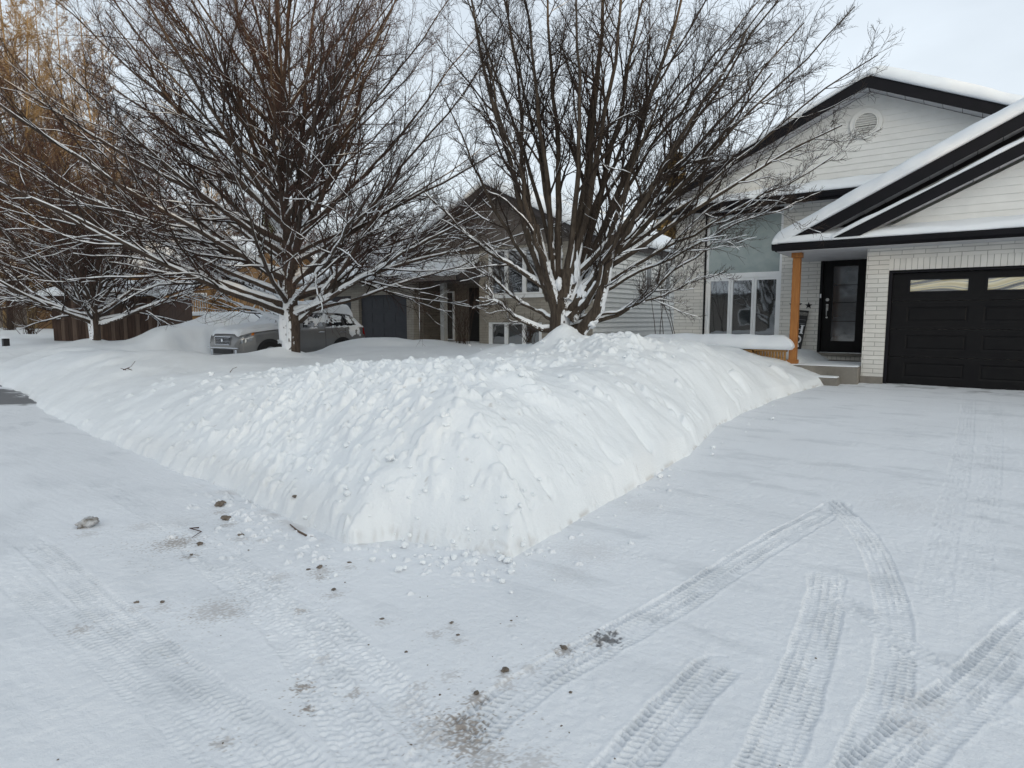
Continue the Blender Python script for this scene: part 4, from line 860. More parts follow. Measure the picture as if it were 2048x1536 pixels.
# ------------------------------------------------------------------ trees
def bark_mat(name, c1, c2, snowy=0.0, zmax=3.5, sdir=(-.75,-.55,.35)):
    m, n, b = nodes(name); b.inputs['Roughness'].default_value = .85; b.inputs['Specular IOR Level'].default_value = .2
    tc = n.nodes.new('ShaderNodeTexCoord'); mp = n.nodes.new('ShaderNodeMapping'); mp.inputs['Scale'].default_value = (9,9,1.4); n.links.new(tc.outputs['Object'], mp.inputs['Vector'])
    t = n.nodes.new('ShaderNodeTexNoise'); t.inputs['Scale'].default_value = 3; t.inputs['Detail'].default_value = 8; t.inputs['Roughness'].default_value = .65; n.links.new(mp.outputs['Vector'], t.inputs['Vector'])
    r = n.nodes.new('ShaderNodeValToRGB'); r.color_ramp.elements[0].position = .38; r.color_ramp.elements[1].position = .66
    r.color_ramp.elements[0].color = rgba(c1); r.color_ramp.elements[1].color = rgba(c2); n.links.new(t.outputs['Fac'], r.inputs['Fac'])
    bp = n.nodes.new('ShaderNodeBump'); bp.inputs['Distance'].default_value = .02; n.links.new(t.outputs['Fac'], bp.inputs['Height']); n.links.new(bp.outputs['Normal'], b.inputs['Normal'])
    if snowy:   # snow blown against one side of the bark and still stuck there
        g = n.nodes.new('ShaderNodeNewGeometry'); vm = n.nodes.new('ShaderNodeVectorMath'); vm.operation = 'DOT_PRODUCT'; vm.inputs[1].default_value = tuple(Vector(sdir).normalized())
        n.links.new(g.outputs['True Normal'], vm.inputs[0])
        t2 = n.nodes.new('ShaderNodeTexNoise'); t2.inputs['Scale'].default_value = 7; t2.inputs['Detail'].default_value = 8; t2.inputs['Roughness'].default_value = .7; n.links.new(tc.outputs['Object'], t2.inputs['Vector'])
        sp = n.nodes.new('ShaderNodeSeparateXYZ'); n.links.new(tc.outputs['Object'], sp.inputs['Vector'])
        mz = n.nodes.new('ShaderNodeMapRange'); mz.inputs['From Min'].default_value = zmax*.35; mz.inputs['From Max'].default_value = zmax; mz.inputs['To Min'].default_value = 0; mz.inputs['To Max'].default_value = 1.2; n.links.new(sp.outputs['Z'], mz.inputs['Value'])
        a = n.nodes.new('ShaderNodeMath'); a.operation = 'MULTIPLY_ADD'; a.inputs[1].default_value = 2.4; n.links.new(t2.outputs['Fac'], a.inputs[0]); n.links.new(vm.outputs['Value'], a.inputs[2])
        s = n.nodes.new('ShaderNodeMath'); s.operation = 'SUBTRACT'; n.links.new(a.outputs['Value'], s.inputs[0]); n.links.new(mz.outputs['Result'], s.inputs[1])
        mr = n.nodes.new('ShaderNodeMapRange'); mr.inputs['From Min'].default_value = 2.0-snowy; mr.inputs['From Max'].default_value = 2.12-snowy; n.links.new(s.outputs['Value'], mr.inputs['Value'])
        mx = n.nodes.new('ShaderNodeMixRGB'); mx.inputs['Color2'].default_value = (.82,.84,.87,1); n.links.new(mr.outputs['Result'], mx.inputs['Fac']); n.links.new(r.outputs['Color'], mx.inputs['Color1']); n.links.new(mx.outputs['Color'], b.inputs['Base Color'])
    else: n.links.new(r.outputs['Color'], b.inputs['Base Color'])
    return m
M['bark_left'] = bark_mat('maple_bark_snow_blown', (.045,.034,.028), (.095,.072,.058), 1.0, 3.3, (-.85,-.35,.30))
M['bark_right'] = bark_mat('grey_maple_bark', (.042,.032,.025), (.095,.075,.058), .45, 2.8, (.85,.50,.22))
M['bark'] = bark_mat('dark_bark', (.025,.018,.015), (.052,.038,.030))
M['twig'] = bark_mat('reddish_twig', (.055,.027,.021), (.088,.044,.034))
M['twig_grey'] = bark_mat('brown_twig', (.045,.032,.026), (.08,.058,.045))
M['bark_gold'] = bark_mat('tawny_bark', (.16,.11,.06), (.26,.19,.10))
M['twig_gold'] = bark_mat('tawny_twig', (.19,.13,.07), (.28,.20,.11))
M['snow_branch'] = snow_mat('snow_on_branches', .003, 30, .001, 120, (.84,.86,.89))

def norm(v): return v/np.maximum(np.linalg.norm(v, axis=-1, keepdims=True), 1e-9)
def grow(S, D, L, Rad, k, rng, wander=.1, up=.05, taper=.25, upz=None):
    n = len(S); P = np.zeros((n,k,3)); P[:,0] = S; d = norm(D.copy()); st = (L/(k-1))[:,None]
    drift = rng.normal(size=(n,3))*wander*.35
    for i in range(1, k):
        d = d+rng.normal(size=(n,3))*wander+drift; d[:,2] += up; d = norm(d); P[:,i] = P[:,i-1]+d*st
    t = np.linspace(0, 1, k); R = Rad[:,None]*(1-(1-taper)*t[None]**.9)
    return P, R
def bez(S, C, E, k, rng, wob=.05):
    n = len(S); t = np.linspace(0, 1, k)[None,:,None]
    P = S[:,None]*(1-t)**2+2*C[:,None]*t*(1-t)+E[:,None]*t*t
    w = np.cumsum(rng.normal(size=(n,k,3)), axis=1)*wob*np.linspace(0,1,k)[None,:,None]**.5; w -= w[:,:1]
    return P+w
def spawn(P, R, m, rng, u0=.15, u1=.97, ang=(25,50), lf=.5, rf=.6, zb=.0, minr=.0022, shrink=.65, Lmax=None):
    n, k, _ = P.shape; u = (np.arange(m)[None]+rng.rand(n,m))/m; u = u0+(u1-u0)*u
    f = u*(k-1); i = np.minimum(f.astype(int), k-2); w = (f-i)[...,None]; I = np.arange(n)[:,None]
    pos = P[I,i]*(1-w)+P[I,i+1]*w; tan = norm(P[I,i+1]-P[I,i]); rad = R[I,i]*(1-w[...,0])+R[I,i+1]*w[...,0]
    L = np.linalg.norm(np.diff(P, axis=1), axis=2).sum(1)[:,None]
    rnd = rng.normal(size=tan.shape); perp = norm(rnd-(rnd*tan).sum(-1,keepdims=True)*tan)
    a = np.radians(ang[0]+(ang[1]-ang[0])*rng.rand(n,m))[...,None]
    d = np.cos(a)*tan+np.sin(a)*perp; d[...,2] += zb
    ln = L*lf*(1-shrink*u)*(.6+.7*rng.rand(n,m)); 
    if Lmax: ln = np.minimum(ln, Lmax)
    rr = np.maximum(np.minimum(rad*rf, ln*.014+.0015), minr)
    return pos.reshape(-1,3), norm(d.reshape(-1,3)), ln.ravel(), rr.ravel()
def tubes(P, R, sides):
    n, k, _ = P.shape; T = norm(np.gradient(P, axis=1)); mean = norm(T.mean(1)); ax = np.eye(3)[np.argmin(np.abs(mean), axis=1)]
    U = norm(np.cross(T, ax[:,None])); W = np.cross(T, U); a = 2*np.pi*np.arange(sides)/sides
    V = P[:,:,None]+R[:,:,None,None]*(U[:,:,None]*np.cos(a)[None,None,:,None]+W[:,:,None]*np.sin(a)[None,None,:,None])
    I = np.arange(n*k*sides).reshape(n,k,sides); J = np.roll(I, -1, axis=2)
    Q = np.stack([I[:,:-1], J[:,:-1], J[:,1:], I[:,1:]], -1).reshape(-1,4)
    return V.reshape(-1,3), Q
def join(parts):
    Vs, Qs, o = [], [], 0
    for V, Q in parts: Vs.append(V); Qs.append(Q+o); o += len(V)
    return np.concatenate(Vs), np.concatenate(Qs)
C0 = lambda q: q
def snow_tubes(P, R, rng, sides=6, amount=1.0, thick=1.0, zlim=.92, seed=0, cap=.05, hfade=7.5):
    """ridge of snow lying along the upper side of the branches; thins out where a branch is steep and in random gaps"""
    n, k, _ = P.shape; kk = (k-1)*3+1; t = np.linspace(0, k-1, kk); i = np.minimum(t.astype(int), k-2); w = (t-i)[None,:,None]
    PP = P[:,i]*(1-w)+P[:,i+1]*w; RR = R[:,i]*(1-w[...,0])+R[:,i+1]*w[...,0]
    T = norm(np.gradient(PP, axis=1)); tz = np.abs(T[...,2])
    ph = rng.rand(n,1)*100; s = np.cumsum(np.concatenate([np.zeros((n,1)), np.linalg.norm(np.diff(PP, axis=1), axis=2)], 1), 1)
    nz = perlin(s*2.2+ph, ph+0*s, 90+seed)+.45*perlin(s*7+ph, ph+3+0*s, 91+seed)
    a = np.clip((zlim-tz)*4.0, 0, 1)*np.clip(1.15-(C0(PP)[...,2]-1.0)/hfade, .0, 1)*sstep(nz, -.35-amount*.4, .25-amount*.4)
    rs = np.minimum(RR*.95+.004, cap+.01)*a*thick
    up = np.array([0,0,1.0])-T*T[...,2:3]; up = norm(up)
    C = PP+up*(RR*.75*a+rs*.55)[...,None]; rs = rs*(.85+.3*perlin(s*9+ph, ph*2+0*s, 95))
    live = (a.max(1) > .15)
    V, Q = tubes(C[live], np.maximum(rs[live], .0002), sides)
    # flatten: no, keep a rounded ridge; drop collapsed stretches
    r4 = np.repeat(np.maximum(rs[live], .0002).ravel() > .0012, sides); keep = r4[Q].any(1)
    used = np.zeros(len(V), bool); Q = Q[keep]; used[Q.ravel()] = True; new = np.cumsum(used)-1
    return V[used], new[Q]

def make_tree(name, base, label, limbs, rng, mats, dens=(15,9,7), l1=.46, l2=.42, l3=.45, snow=(1.0,.7,.25), cat='tree', group=None, trunk=None, lvl4=0, u0=.12, ang1=(22,48), up=.05, minr=.0027, forks=None, hf=7.5, side=None):
    """limbs: list of (S, C, E, radius) in world coordinates"""
    root = empty(name, base, 0, label, cat, group); B = np.array(base)
    S = np.array([l[0] for l in limbs], float)-B; C = np.array([l[1] for l in limbs], float)-B; E = np.array([l[2] for l in limbs], float)-B; r = np.array([l[3] for l in limbs])
    P0 = bez(S, C, E, 16, rng, .035); t = np.linspace(0,1,16); R0 = r[:,None]*(1-.88*t[None]**.68)+.003
    s1 = spawn(P0, R0, dens[0], rng, u0, .97, ang1, l1, .55, .06, .004); 
    P1, R1 = grow(s1[0], s1[1], s1[2], s1[3], 9, rng, .10, up, .22)
    s2 = spawn(P1, R1, dens[1], rng, .12, .98, (25,50), l2, .6, .05, .003, .55)
    P2, R2 = grow(s2[0], s2[1], s2[2], s2[3], 6, rng, .13, up*.8, .3)
    s3 = spawn(P2, R2, dens[2], rng, .1, .98, (25,55), l3, .65, .05, minr, .45, .55)
    P3, R3 = grow(s3[0], s3[1], s3[2], s3[3], 4, rng, .16, up, .5)
    if trunk is not None:
        V, Q = join([tubes(np.array([tp])-B, np.array([tr], float), 14) for tp, tr in trunk])
        # slight bark relief
        V = V+norm(V*np.array([1,1,0]))*0.012*perlin(np.arctan2(V[:,1],V[:,0])*4+V[:,2]*.5, V[:,2]*1.2, 5)[:,None]
        link('trunk', np_mesh('trunk', V, Q), mats[0], root, True)
    V, Q = tubes(P0, R0, 9); link('limbs', np_mesh('limbs', V, Q), mats[0], root, True)
    V, Q = join([tubes(P1, R1, 5), tubes(P2, R2, 4)]); link('branches', np_mesh('branches', V, Q), mats[1], root, True)
    V, Q = tubes(P3, R3, 3); tw = link('twigs', np_mesh('twigs', V, Q), mats[2], root, False)
    if snow:
        lst = [snow_tubes(P0, R0, rng, 7, snow[0], 1.0, .93, 1, .07, hf), snow_tubes(P1, R1, rng, 5, snow[1], 1.15, .85, 2, .05, hf)]
        if snow[2] > 0:
            low = (rng.rand(len(P2)) < snow[2]); lst.append(snow_tubes(P2[low], R2[low], rng, 4, .4, 1.3, .8, 3))
        if side is not None:      # snow driven against one side of the lower limbs
            for PP_, RR_, kk_ in [(P0, R0, 6)]+[((np.array([tp])-B), np.array([tr_], float), 9) for tp, tr_ in (trunk or [])]:
                PP_ = PP_[:, :kk_]; RR_ = RR_[:, :kk_]; n_, k_, _ = PP_.shape; t_ = np.linspace(0, k_-1, (k_-1)*8+1); i_ = np.minimum(t_.astype(int), k_-2); w_ = t_-i_
                Pd = PP_[:, i_]*(1-w_)[None,:,None]+PP_[:, i_+1]*w_[None,:,None]; Rd = RR_[:, i_]*(1-w_)+RR_[:, i_+1]*w_; ph_ = rng.rand(n_,1)*50
                a_ = sstep(perlin(t_[None]*1.3+ph_, ph_, 97)+.5*perlin(t_[None]*4+ph_, ph_+2, 98)+.42, 0, .35)*(1-sstep(t_[None]/(k_-1), .45, 1.0))
                a_ = a_*(Rd > .03); lst.append(tubes(Pd+np.array(side)*(Rd*.42)[...,None], np.maximum(Rd*.86*a_, .0004), 8))
        V, Q = join([x for x in lst if len(x[0])]); link('branch_snow', np_mesh('branch_snow', V, Q), M['snow_branch'], root, True)
    if forks:
        for (c, sc) in forks:
            sc = (sc[0]*.5, sc[1]*.6, sc[2]*.85)
            bm = bmesh.new(); bmesh.ops.create_icosphere(bm, subdivisions=4, radius=1.0)
            for v in bm.verts:
                p = v.co.copy(); nn = float(fbm(np.array([p.x*1.6+p.y*.8+c[0]*9]), np.array([p.y*.9+p.z*1.8+c[2]*9]), 4, 7, .6)[0])*.42; v.co = p*(1+nn)
                v.co = Vector((v.co.x*sc[0], v.co.y*sc[1], v.co.z*sc[2]))+Vector(c)-Vector(base)
            me = bpy.data.meshes.new('fork_snow'); bm.to_mesh(me); bm.free(); link('fork_snow', me, M['snow_branch'], root, True)
    return root, len(V)
def A(*p): return np.array(p, float)

# ---- left maple (base about 16 m away)
rng = np.random.RandomState(12)
BL = A(-13.78, 9.40, .55)
limbs = []
NL = 66
for i in range(NL):
    az = i*2.39996+rng.rand()*.5; q = ((i+.5)/NL)                     # q: 0 = lowest, 1 = top of the leader
    z0 = .95+5.2*q**1.25+rng.rand()*.3; el = R_(10+48*q**.8+rng.normal()*6); ln = (7.9-2.2*q)*(.75+.35*rng.rand())
    rr = ln*math.cos(el); zt = z0+ln*math.sin(el)*1.05+.5*(1-q)
    s = BL+A(.10*math.cos(az), .10*math.sin(az), z0); e = BL+A(rr*math.cos(az), rr*math.sin(az), zt)
    c = BL+A(rr*.5*math.cos(az), rr*.5*math.sin(az), z0+(zt-z0)*.36)
    limbs.append((s, c, e, (.045+.035*rng.rand())*(1.1-.35*q)))
# the main leaders seen in the photograph
def PL(u, v, d): return at_depth(u, v, d)
for (pts, r_) in [(((582,560),(560,330),(535,-40)),.15),(((585,540),(600,300),(640,-60)),.12),(((600,640),(690,560),(800,330)),.10),(((575,520),(480,420),(300,250)),.10),(((570,560),(470,500),(250,420)),.095),
                  (((565,590),(450,545),(330,540)),.07),(((590,500),(640,380),(760,60)),.10),(((575,470),(500,300),(380,20)),.10),(((590,560),(680,500),(880,430)),.07),(((570,450),(420,300),(170,130)),.09)]:
    dd = [15.7, 15.7+rng.normal()*.8, 15.7+rng.normal()*2.0]
    limbs.append(tuple(PL(u, v, d) for (u, v), d in zip(pts, dd))+(r_,))
tr = [([BL+A(.10,.0,-.3),BL+A(.06,.0,.3),BL+A(-.02,.02,.9),BL+A(-.16,.05,1.6),BL+A(-.28,.05,2.3)], [.25,.205,.20,.17,.10]),
      ([BL+A(.30,-.05,-.3),BL+A(.24,-.05,.3),BL+A(.20,.0,.9),BL+A(.10,.0,1.6),BL+A(.04,.02,2.6),BL+A(.0,.02,3.6)], [.20,.17,.165,.17,.14,.09])]
make_tree('maple_tree', tuple(BL), 'wide bare maple beside the grey car, snow blown onto one side of its trunk', limbs, rng, (M['bark_left'], M['bark'], M['twig']), (14,10,8), trunk=tr, l3=.52, side=(-RV[0], -RV[1], .1), u0=.22, up=.045, snow=(1.1,.75,.22))

# ---- right maple (base about 10.5 m away, rises from the snow mound)
rng = np.random.RandomState(5)
BR = A(BASE_R[0], BASE_R[1], 1.15)
limbs = []; d0 = 10.5
def jit(s): return rng.normal()*s
stems = [ # lower px, mid px, top px, radius, far end depth
 ((1100,600),(1010,330),(925,-60),.075,9.6),((1105,600),(1060,360),(1015,-60),.06,11.5),((1110,590),(1095,330),(1050,-60),.075,10.2),((1118,600),(1120,350),(1108,-80),.085,11.2),
 ((1125,600),(1165,330),(1150,-60),.07,9.8),((1130,600),(1185,330),(1222,-80),.12,10.9),((1128,590),(1200,330),(1268,-80),.085,10.0),((1135,600),(1235,380),(1330,-60),.09,11.6),
 ((1135,610),(1260,400),(1390,-60),.095,10.6),((1140,640),(1215,560),(1290,180),.095,9.9),((1140,620),(1270,470),(1480,60),.085,9.7),((1145,600),(1300,480),(1560,120),.075,10.9),
 ((1140,580),(1290,420),(1620,40),.07,11.8),((1145,590),(1340,450),(1700,250),.06,9.6),((1140,655),(1330,600),(1470,470),.045,9.7),((1120,610),(1050,450),(960,170),.07,9.5),
 ((1105,600),(1000,450),(870,210),.05,11.2),((1110,590),(980,520),(850,360),.045,10.4),((1112,662),(1010,650),(945,560),.05,9.8),((1105,640),(1000,610),(890,520),.035,10.8),
 ((1120,580),(1075,300),(975,-60),.055,12.0),((1135,590),(1215,300),(1440,-60),.055,12.2),((1130,560),(1250,300),(1510,-20),.05,12.8),((1150,640),(1190,600),(1250,380),.08,9.2),
 ((1135,570),(1330,380),(1590,-40),.055,9.4),((1115,570),(1040,260),(890,-60),.05,12.6)]
stems += [((1145,600),(1340,400),(1690,20),.045,9.8),((1145,600),(1350,370),(1750,110),.042,10.3),((1145,610),(1350,460),(1650,270),.038,9.3),((1148,620),(1330,500),(1560,430),.030,9.6),((1140,590),(1290,280),(1600,-60),.05,10.8),((1145,640),(1290,610),(1480,560),.024,9.9)]
for lo, mi, to, r_, de in stems:
    limbs.append((at_depth(*lo, d0+jit(.08)), at_depth(*mi, (d0+de)/2+jit(.2)), at_depth(*to, de), r_))
tr = [([at_depth(1118,700,10.5), at_depth(1118,665,10.5), at_depth(1120,630,10.5), at_depth(1128,590,10.5), at_depth(1135,540,10.5)], [.21,.175,.165,.17,.11]),
      ([at_depth(1150,700,10.3), at_depth(1155,670,10.25), at_depth(1195,620,10.1), at_depth(1210,560,10.0), at_depth(1225,470,9.95)], [.10,.10,.095,.085,.06]),
      ([at_depth(1118,640,10.5), at_depth(1106,590,10.45), at_depth(1090,540,10.4), at_depth(1070,450,10.3)], [.10,.11,.09,.06])]
fk = [(tuple(at_depth(1118,568,10.38)), (.10,.09,.13)), (tuple(at_depth(1098,545,10.4)), (.09,.08,.20)), (tuple(at_depth(1165,585,10.3)), (.20,.10,.14)), (tuple(at_depth(1155,540,10.35)), (.09,.09,.26)),
      (tuple(at_depth(1180,645,10.15)), (.24,.12,.09))]
make_tree('maple_tree', tuple(BR), 'many stemmed bare maple rising from the snow mound, snow packed in its forks', limbs, rng, (M['bark_right'], M['bark'], M['twig_grey']), (14,9,7), l1=.40, l2=.48, l3=.55, trunk=tr, up=.05, snow=(1.0,.45,.10), u0=.36, hf=4.2, side=(RV[0], RV[1], .15), forks=fk)

# ---- small tree by the shed
rng = np.random.RandomState(8)
BS = A(*at_depth(190, 690, 22.0)[:2], .5); limbs = []
for i in range(30):
    az = i*2.39996+rng.rand()*.5; q = ((i+.5)/30); rr = (5.4*(1-q)**.55+.3)*(.8+.35*rng.rand()); zt = 2.6+5.2*q**.8+rng.rand()*.6; z0 = .9+1.3*q
    s = BS+A(.08*math.cos(az), .08*math.sin(az), z0); limbs.append((s, BS+A(rr*.4*math.cos(az), rr*.4*math.sin(az), z0+(zt-z0)*.2), BS+A(rr*math.cos(az), rr*math.sin(az), zt), .05+.03*rng.rand()))
tr = [([BS+A(.1,0,-.3),BS+A(.04,0,.4),BS+A(-.14,0,1.1),BS+A(-.3,.0,1.8)], [.19,.16,.13,.08]), ([BS+A(.12,0,.1),BS+A(.16,0,.7),BS+A(.12,0,1.4),BS+A(.05,.0,2.6)], [.15,.14,.13,.08])]
make_tree('small_maple_tree', tuple(BS), 'lower bare tree in front of the dark wooden shed, white with snow', limbs, rng, (M['bark_left'], M['bark'], M['twig']), (13,8,6), trunk=tr, snow=(1.2,.9,.5))

# ---- tall pale-barked trees at the far left, catching the low sun
def tall_tree(name, base, label, H, spread, seed, mats, dens=(8,7,6), group=None, nl=60, snow=(.6,.3,0), r0=.16, minr=.005, rise=.45):
    rng = np.random.RandomState(seed); B = A(*base); lb = [(B, B+A(rng.normal()*.2,rng.normal()*.2,H*.5), B+A(rng.normal()*.5,rng.normal()*.5,H), r0)]
    for i in range(nl):
        az = rng.rand()*6.283; q = (i+.5)/nl; z0 = H*(.10+.86*q); ln = spread*(1-q)**.7*(.6+.6*rng.rand())+.5
        s = B+A(0,0,z0); e = B+A(ln*math.cos(az), ln*math.sin(az), z0+ln*(rise+.5*q+.2*rng.rand())); c = B+A(ln*.5*math.cos(az), ln*.5*math.sin(az), z0+ln*rise*.25)
        lb.append((s, c, e, .02+.03*(1-q)))
    return make_tree(name, base, label, lb, rng, mats, dens, l1=.45, l2=.5, l3=.6, snow=snow, group=group, minr=minr)
gold = (M['bark_gold'], M['bark_gold'], M['twig_gold']); dark = (M['bark'], M['bark'], M['twig'])
spots = [(60,44,27,4.4,21,gold,'tallest tawny poplar at the far left edge, lit by low sun'),(-60,38,22,4.2,22,gold,'tawny bare tree past the left edge, half out of view'),(150,50,27,4.8,23,gold,'tawny bare tree behind the shed, right of the tall poplar'),
         (250,46,20,4.4,24,dark,'brownish bare tree between the tawny trees and the wide maple'),(20,33,16,4.4,25,dark,'dark bare tree left of the shed'),(330,52,15,4.5,26,dark,'bare tree behind the ochre house'),
         (430,58,15,4.5,27,gold,'pale bare tree far beyond the parked car'),(-140,46,26,5,28,gold,'broad tawny tree outside the left edge'),(110,38,14,4.4,29,dark,'thicket tree directly behind the shed roof'),(700,60,12,4.0,30,dark,'distant bare tree above the neighbour garage roof')]
spots += [(-20,30,13,4.5,41,dark,'dark thicket tree nearest the left edge'),(70,34,17,4.5,42,gold,'tawny thicket tree left of the shed'),(150,36,12,4.5,43,dark,'dark thicket tree just right of the tawny one'),(215,40,19,4.5,44,gold,'tall tawny tree over the right end of the shed'),
          (290,42,12,4.2,45,dark,'dark bare tree between the shed and the ochre house'),(-90,34,16,5,46,dark,'dark tree outside the left edge'),(10,52,30,5,47,gold,'second tall tawny tree behind the far left poplar'),(110,56,31,5.2,48,gold,'third tall tawny tree, furthest of the far left poplars'),
          (500,50,11,4.2,49,dark,'dark bare tree behind the snow pile'),(610,66,12,4.5,50,dark,'far bare tree above the snowy car roof'),(-150,40,18,5,51,gold,'tawny tree furthest outside the left edge'),(180,62,28,5,52,gold,'faint tawny tree far behind the shed')]
for (u, dpt, H, sp, sd_, mt, lab) in spots:
    p = at_depth(u, 640, dpt); tall_tree('bare_tree', (p[0], p[1], .6), lab, H, sp, sd_, mt, (8,6,6), 'bare trees beyond the lawns', nl=54, minr=.010 if dpt > 40 else .008, snow=(.5,.25,0))
# ---- evergreen with browning tips behind the house corner
def conifer(name, base, label, H, W, seed, m, n=2600, group=None, tier=22):
    rng = np.random.RandomState(seed); root = empty(name, base, rng.rand()*6, label, 'tree', group)
    P = np.array([[[0,0,0],[0,0,H*.5],[0,0,H]]], float); V, Q = tubes(P, np.array([[.16*H/9,.1*H/9,.01]]), 8); link('trunk', np_mesh('trunk', V, Q), M['bark'], root, True)
    nb_ = tier*9; q = rng.rand(nb_)**.8; z = H*(.08+.9*q); az = rng.rand(nb_)*6.283; ln = W*(1-q)**.85*(.65+.5*rng.rand(nb_))+.12
    S = np.stack([0*z,0*z,z],1); D = np.stack([np.cos(az),np.sin(az),-.12+.3*q],1)
    Pb, Rb = grow(S, D, ln, ln*.012+.006, 7, rng, .07, .03, .2); V, Q = tubes(Pb, Rb, 4); link('limbs', np_mesh('limbs', V, Q), M['bark'], root, True)
    m_ = max(8, n//nb_); s = spawn(Pb, Rb, m_, rng, .1, 1.0, (30,75), .32, .5, -.05, .004, .6)
    # flat drooping sprays made of narrow leaf blades
    c = s[0]; d = s[1]; L = np.maximum(s[2], .12); k = 7
    a = rng.normal(size=(len(c),k,3))*.38+d[:,None]; a = norm(a); off = (rng.rand(len(c),k,1))*L[:,None,None]*d[:,None]; st = c[:,None]+off
    l2 = (.10+.12*rng.rand(len(c),k,1)); e = st+a*l2; e[...,2] -= .02; side = norm(np.cross(a, rng.normal(size=a.shape)))*l2*.16; mid = (st+e)/2
    Vt = np.stack([st, mid+side, e, mid-side], 2).reshape(-1,3); I = np.arange(len(Vt)).reshape(-1,4); link('foliage', np_mesh('foliage', Vt, I), m, root, False)
    return root
M['needle_brown'] = mat('browning_needles', (.16,.11,.045), (.07,.065,.03), 2.5, .8)
M['needle'] = mat('dark_needles', (.035,.05,.025), (.06,.07,.03), 2.0, .8)
p = at_depth(1345, 640, 36); conifer('evergreen_tree', (p[0], p[1], .6), 'browning evergreen standing behind the gap between the two houses', 10.4, 2.4, 31, M['needle_brown'], 6000)
p = at_depth(545, 640, 48); conifer('evergreen_tree', (p[0], p[1], .6), 'dark evergreen far behind the parked car', 9.0, 2.6, 33, M['needle'], 3000)
# unseen conifers added behind the camera to block the low sun from the lawns
rr_ = random.Random(5); sx, sy = SUN_DIR; k = 0
for row in range(2):
    for i in range(17):
        t = -34+i*4.2+row*2.1; d = 45+row*5+rr_.random()*2; x = sx*d-sy*t; y = sy*d+sx*t
        if abs(y+20) < 5.5 and (abs(x-6) < 8 or abs(x+13) < 8): continue
        if k == 0: first = conifer('sun_block_spruce', (x, y, 0), 'unseen dark spruce added behind the viewer to block the low sun', 11.6, 4.2, 41, M['needle'], 6500, 'spruces added to block the low sun', 30); root_ = first
        else:
            root_ = first.copy(); root_.location = (x, y, 0); root_.rotation_euler = (0,0,rr_.random()*6.28); s = .93+.16*rr_.random(); root_.scale = (1.0,1.0,s); col.objects.link(root_)
            for ch in list(first.children): c_ = ch.copy(); c_.parent = root_; col.objects.link(c_)
        k += 1
# ------------------------------------------------------------------ parked car
CX, CY, CG = -17.0, 10.35, .25         # front axle centre on the ground; the car points towards the street (-Y)
M['paint'] = mat('grey_brown_car_paint', (.20,.20,.20), (.17,.17,.172), 2.0, .32, spec=.5, metal=.35, coat=.6)
M['car_glass'] = glass_mat('car_glass', (.012,.014,.016), .002, 2, .04, 1.0)
M['rubber'] = mat('tyre_rubber', (.012,.012,.012), (.02,.02,.02), 12, .85)
M['plastic'] = mat('black_plastic', (.014,.014,.015), (.022,.022,.023), 9, .55)
M['alloy'] = mat('alloy_wheel', (.50,.51,.53), (.42,.43,.45), 5, .3, metal=.7)
M['chrome'] = mat('chrome', (.75,.76,.78), (.65,.66,.68), 5, .15, metal=1.0)
M['lamp'] = glass_mat('headlamp_glass', (.30,.32,.34), .002, 4, .05, 1.0, (.10,.11,.12), 9)
M['amber'] = mat('amber_lens', (.65,.20,.03), (.5,.14,.02), 6, .2)
M['red_lens'] = mat('red_lens', (.30,.012,.012), (.20,.01,.01), 6, .2)
car = empty('parked_car', (CX, CY, CG), -math.pi/2, 'grey sport utility car under a thick layer of snow beside the wide maple', 'car')
ST = np.array([ # x, w, zb, zbelt, wbelt, y_roofedge, z_roofedge, z_top
 (.93,.60,.40,.66,.58,.45,.72,.74),(.90,.76,.27,.80,.74,.55,.90,.92),(.80,.86,.22,.88,.84,.60,.965,.985),(.45,.92,.21,.96,.90,.68,1.03,1.06),(0,.935,.21,1.01,.915,.72,1.08,1.12),
 (-.5,.94,.21,1.05,.92,.75,1.12,1.16),(-.68,.94,.21,1.06,.92,.76,1.17,1.20),(-1.05,.94,.21,1.07,.92,.66,1.42,1.45),(-1.42,.94,.21,1.08,.92,.60,1.575,1.62),(-1.95,.94,.21,1.09,.92,.60,1.635,1.69),
 (-2.7,.94,.21,1.11,.92,.60,1.62,1.68),(-3.25,.93,.22,1.13,.91,.585,1.56,1.63),(-3.50,.92,.25,1.14,.90,.60,1.40,1.45),(-3.66,.90,.30,1.12,.87,.68,1.17,1.20),(-3.76,.84,.34,.95,.82,.65,.99,1.01),(-3.80,.70,.42,.80,.66,.50,.84,.85)])[::-1]
def car_pt(x, v):
    """v 0 = sill at the bottom, 1 = roof centre line, left side"""
    c = [np.interp(x, ST[:,0], ST[:,k]) for k in range(1, 8)]; w, zb, zbelt, wb, yr, zr, zt = c
    pts = np.array([(0,zb),(w*.86,zb),(w*.97,zb+.10),(w,zb+.30*(zbelt-zb)+.05),(w,zb+.62*(zbelt-zb)),(wb,zbelt),(wb-.035,zbelt+.02),(yr+.03,max(zr-.04,zbelt+.015)),(yr-.03,max(zr+.01,zbelt+.03)),(yr*.5,zt-.008),(0,zt)])
    vs = np.array([0,.10,.16,.28,.42,.56,.60,.80,.85,.93,1.0]); return float(np.interp(v, vs, pts[:,0])), float(np.interp(v, vs, pts[:,1]))
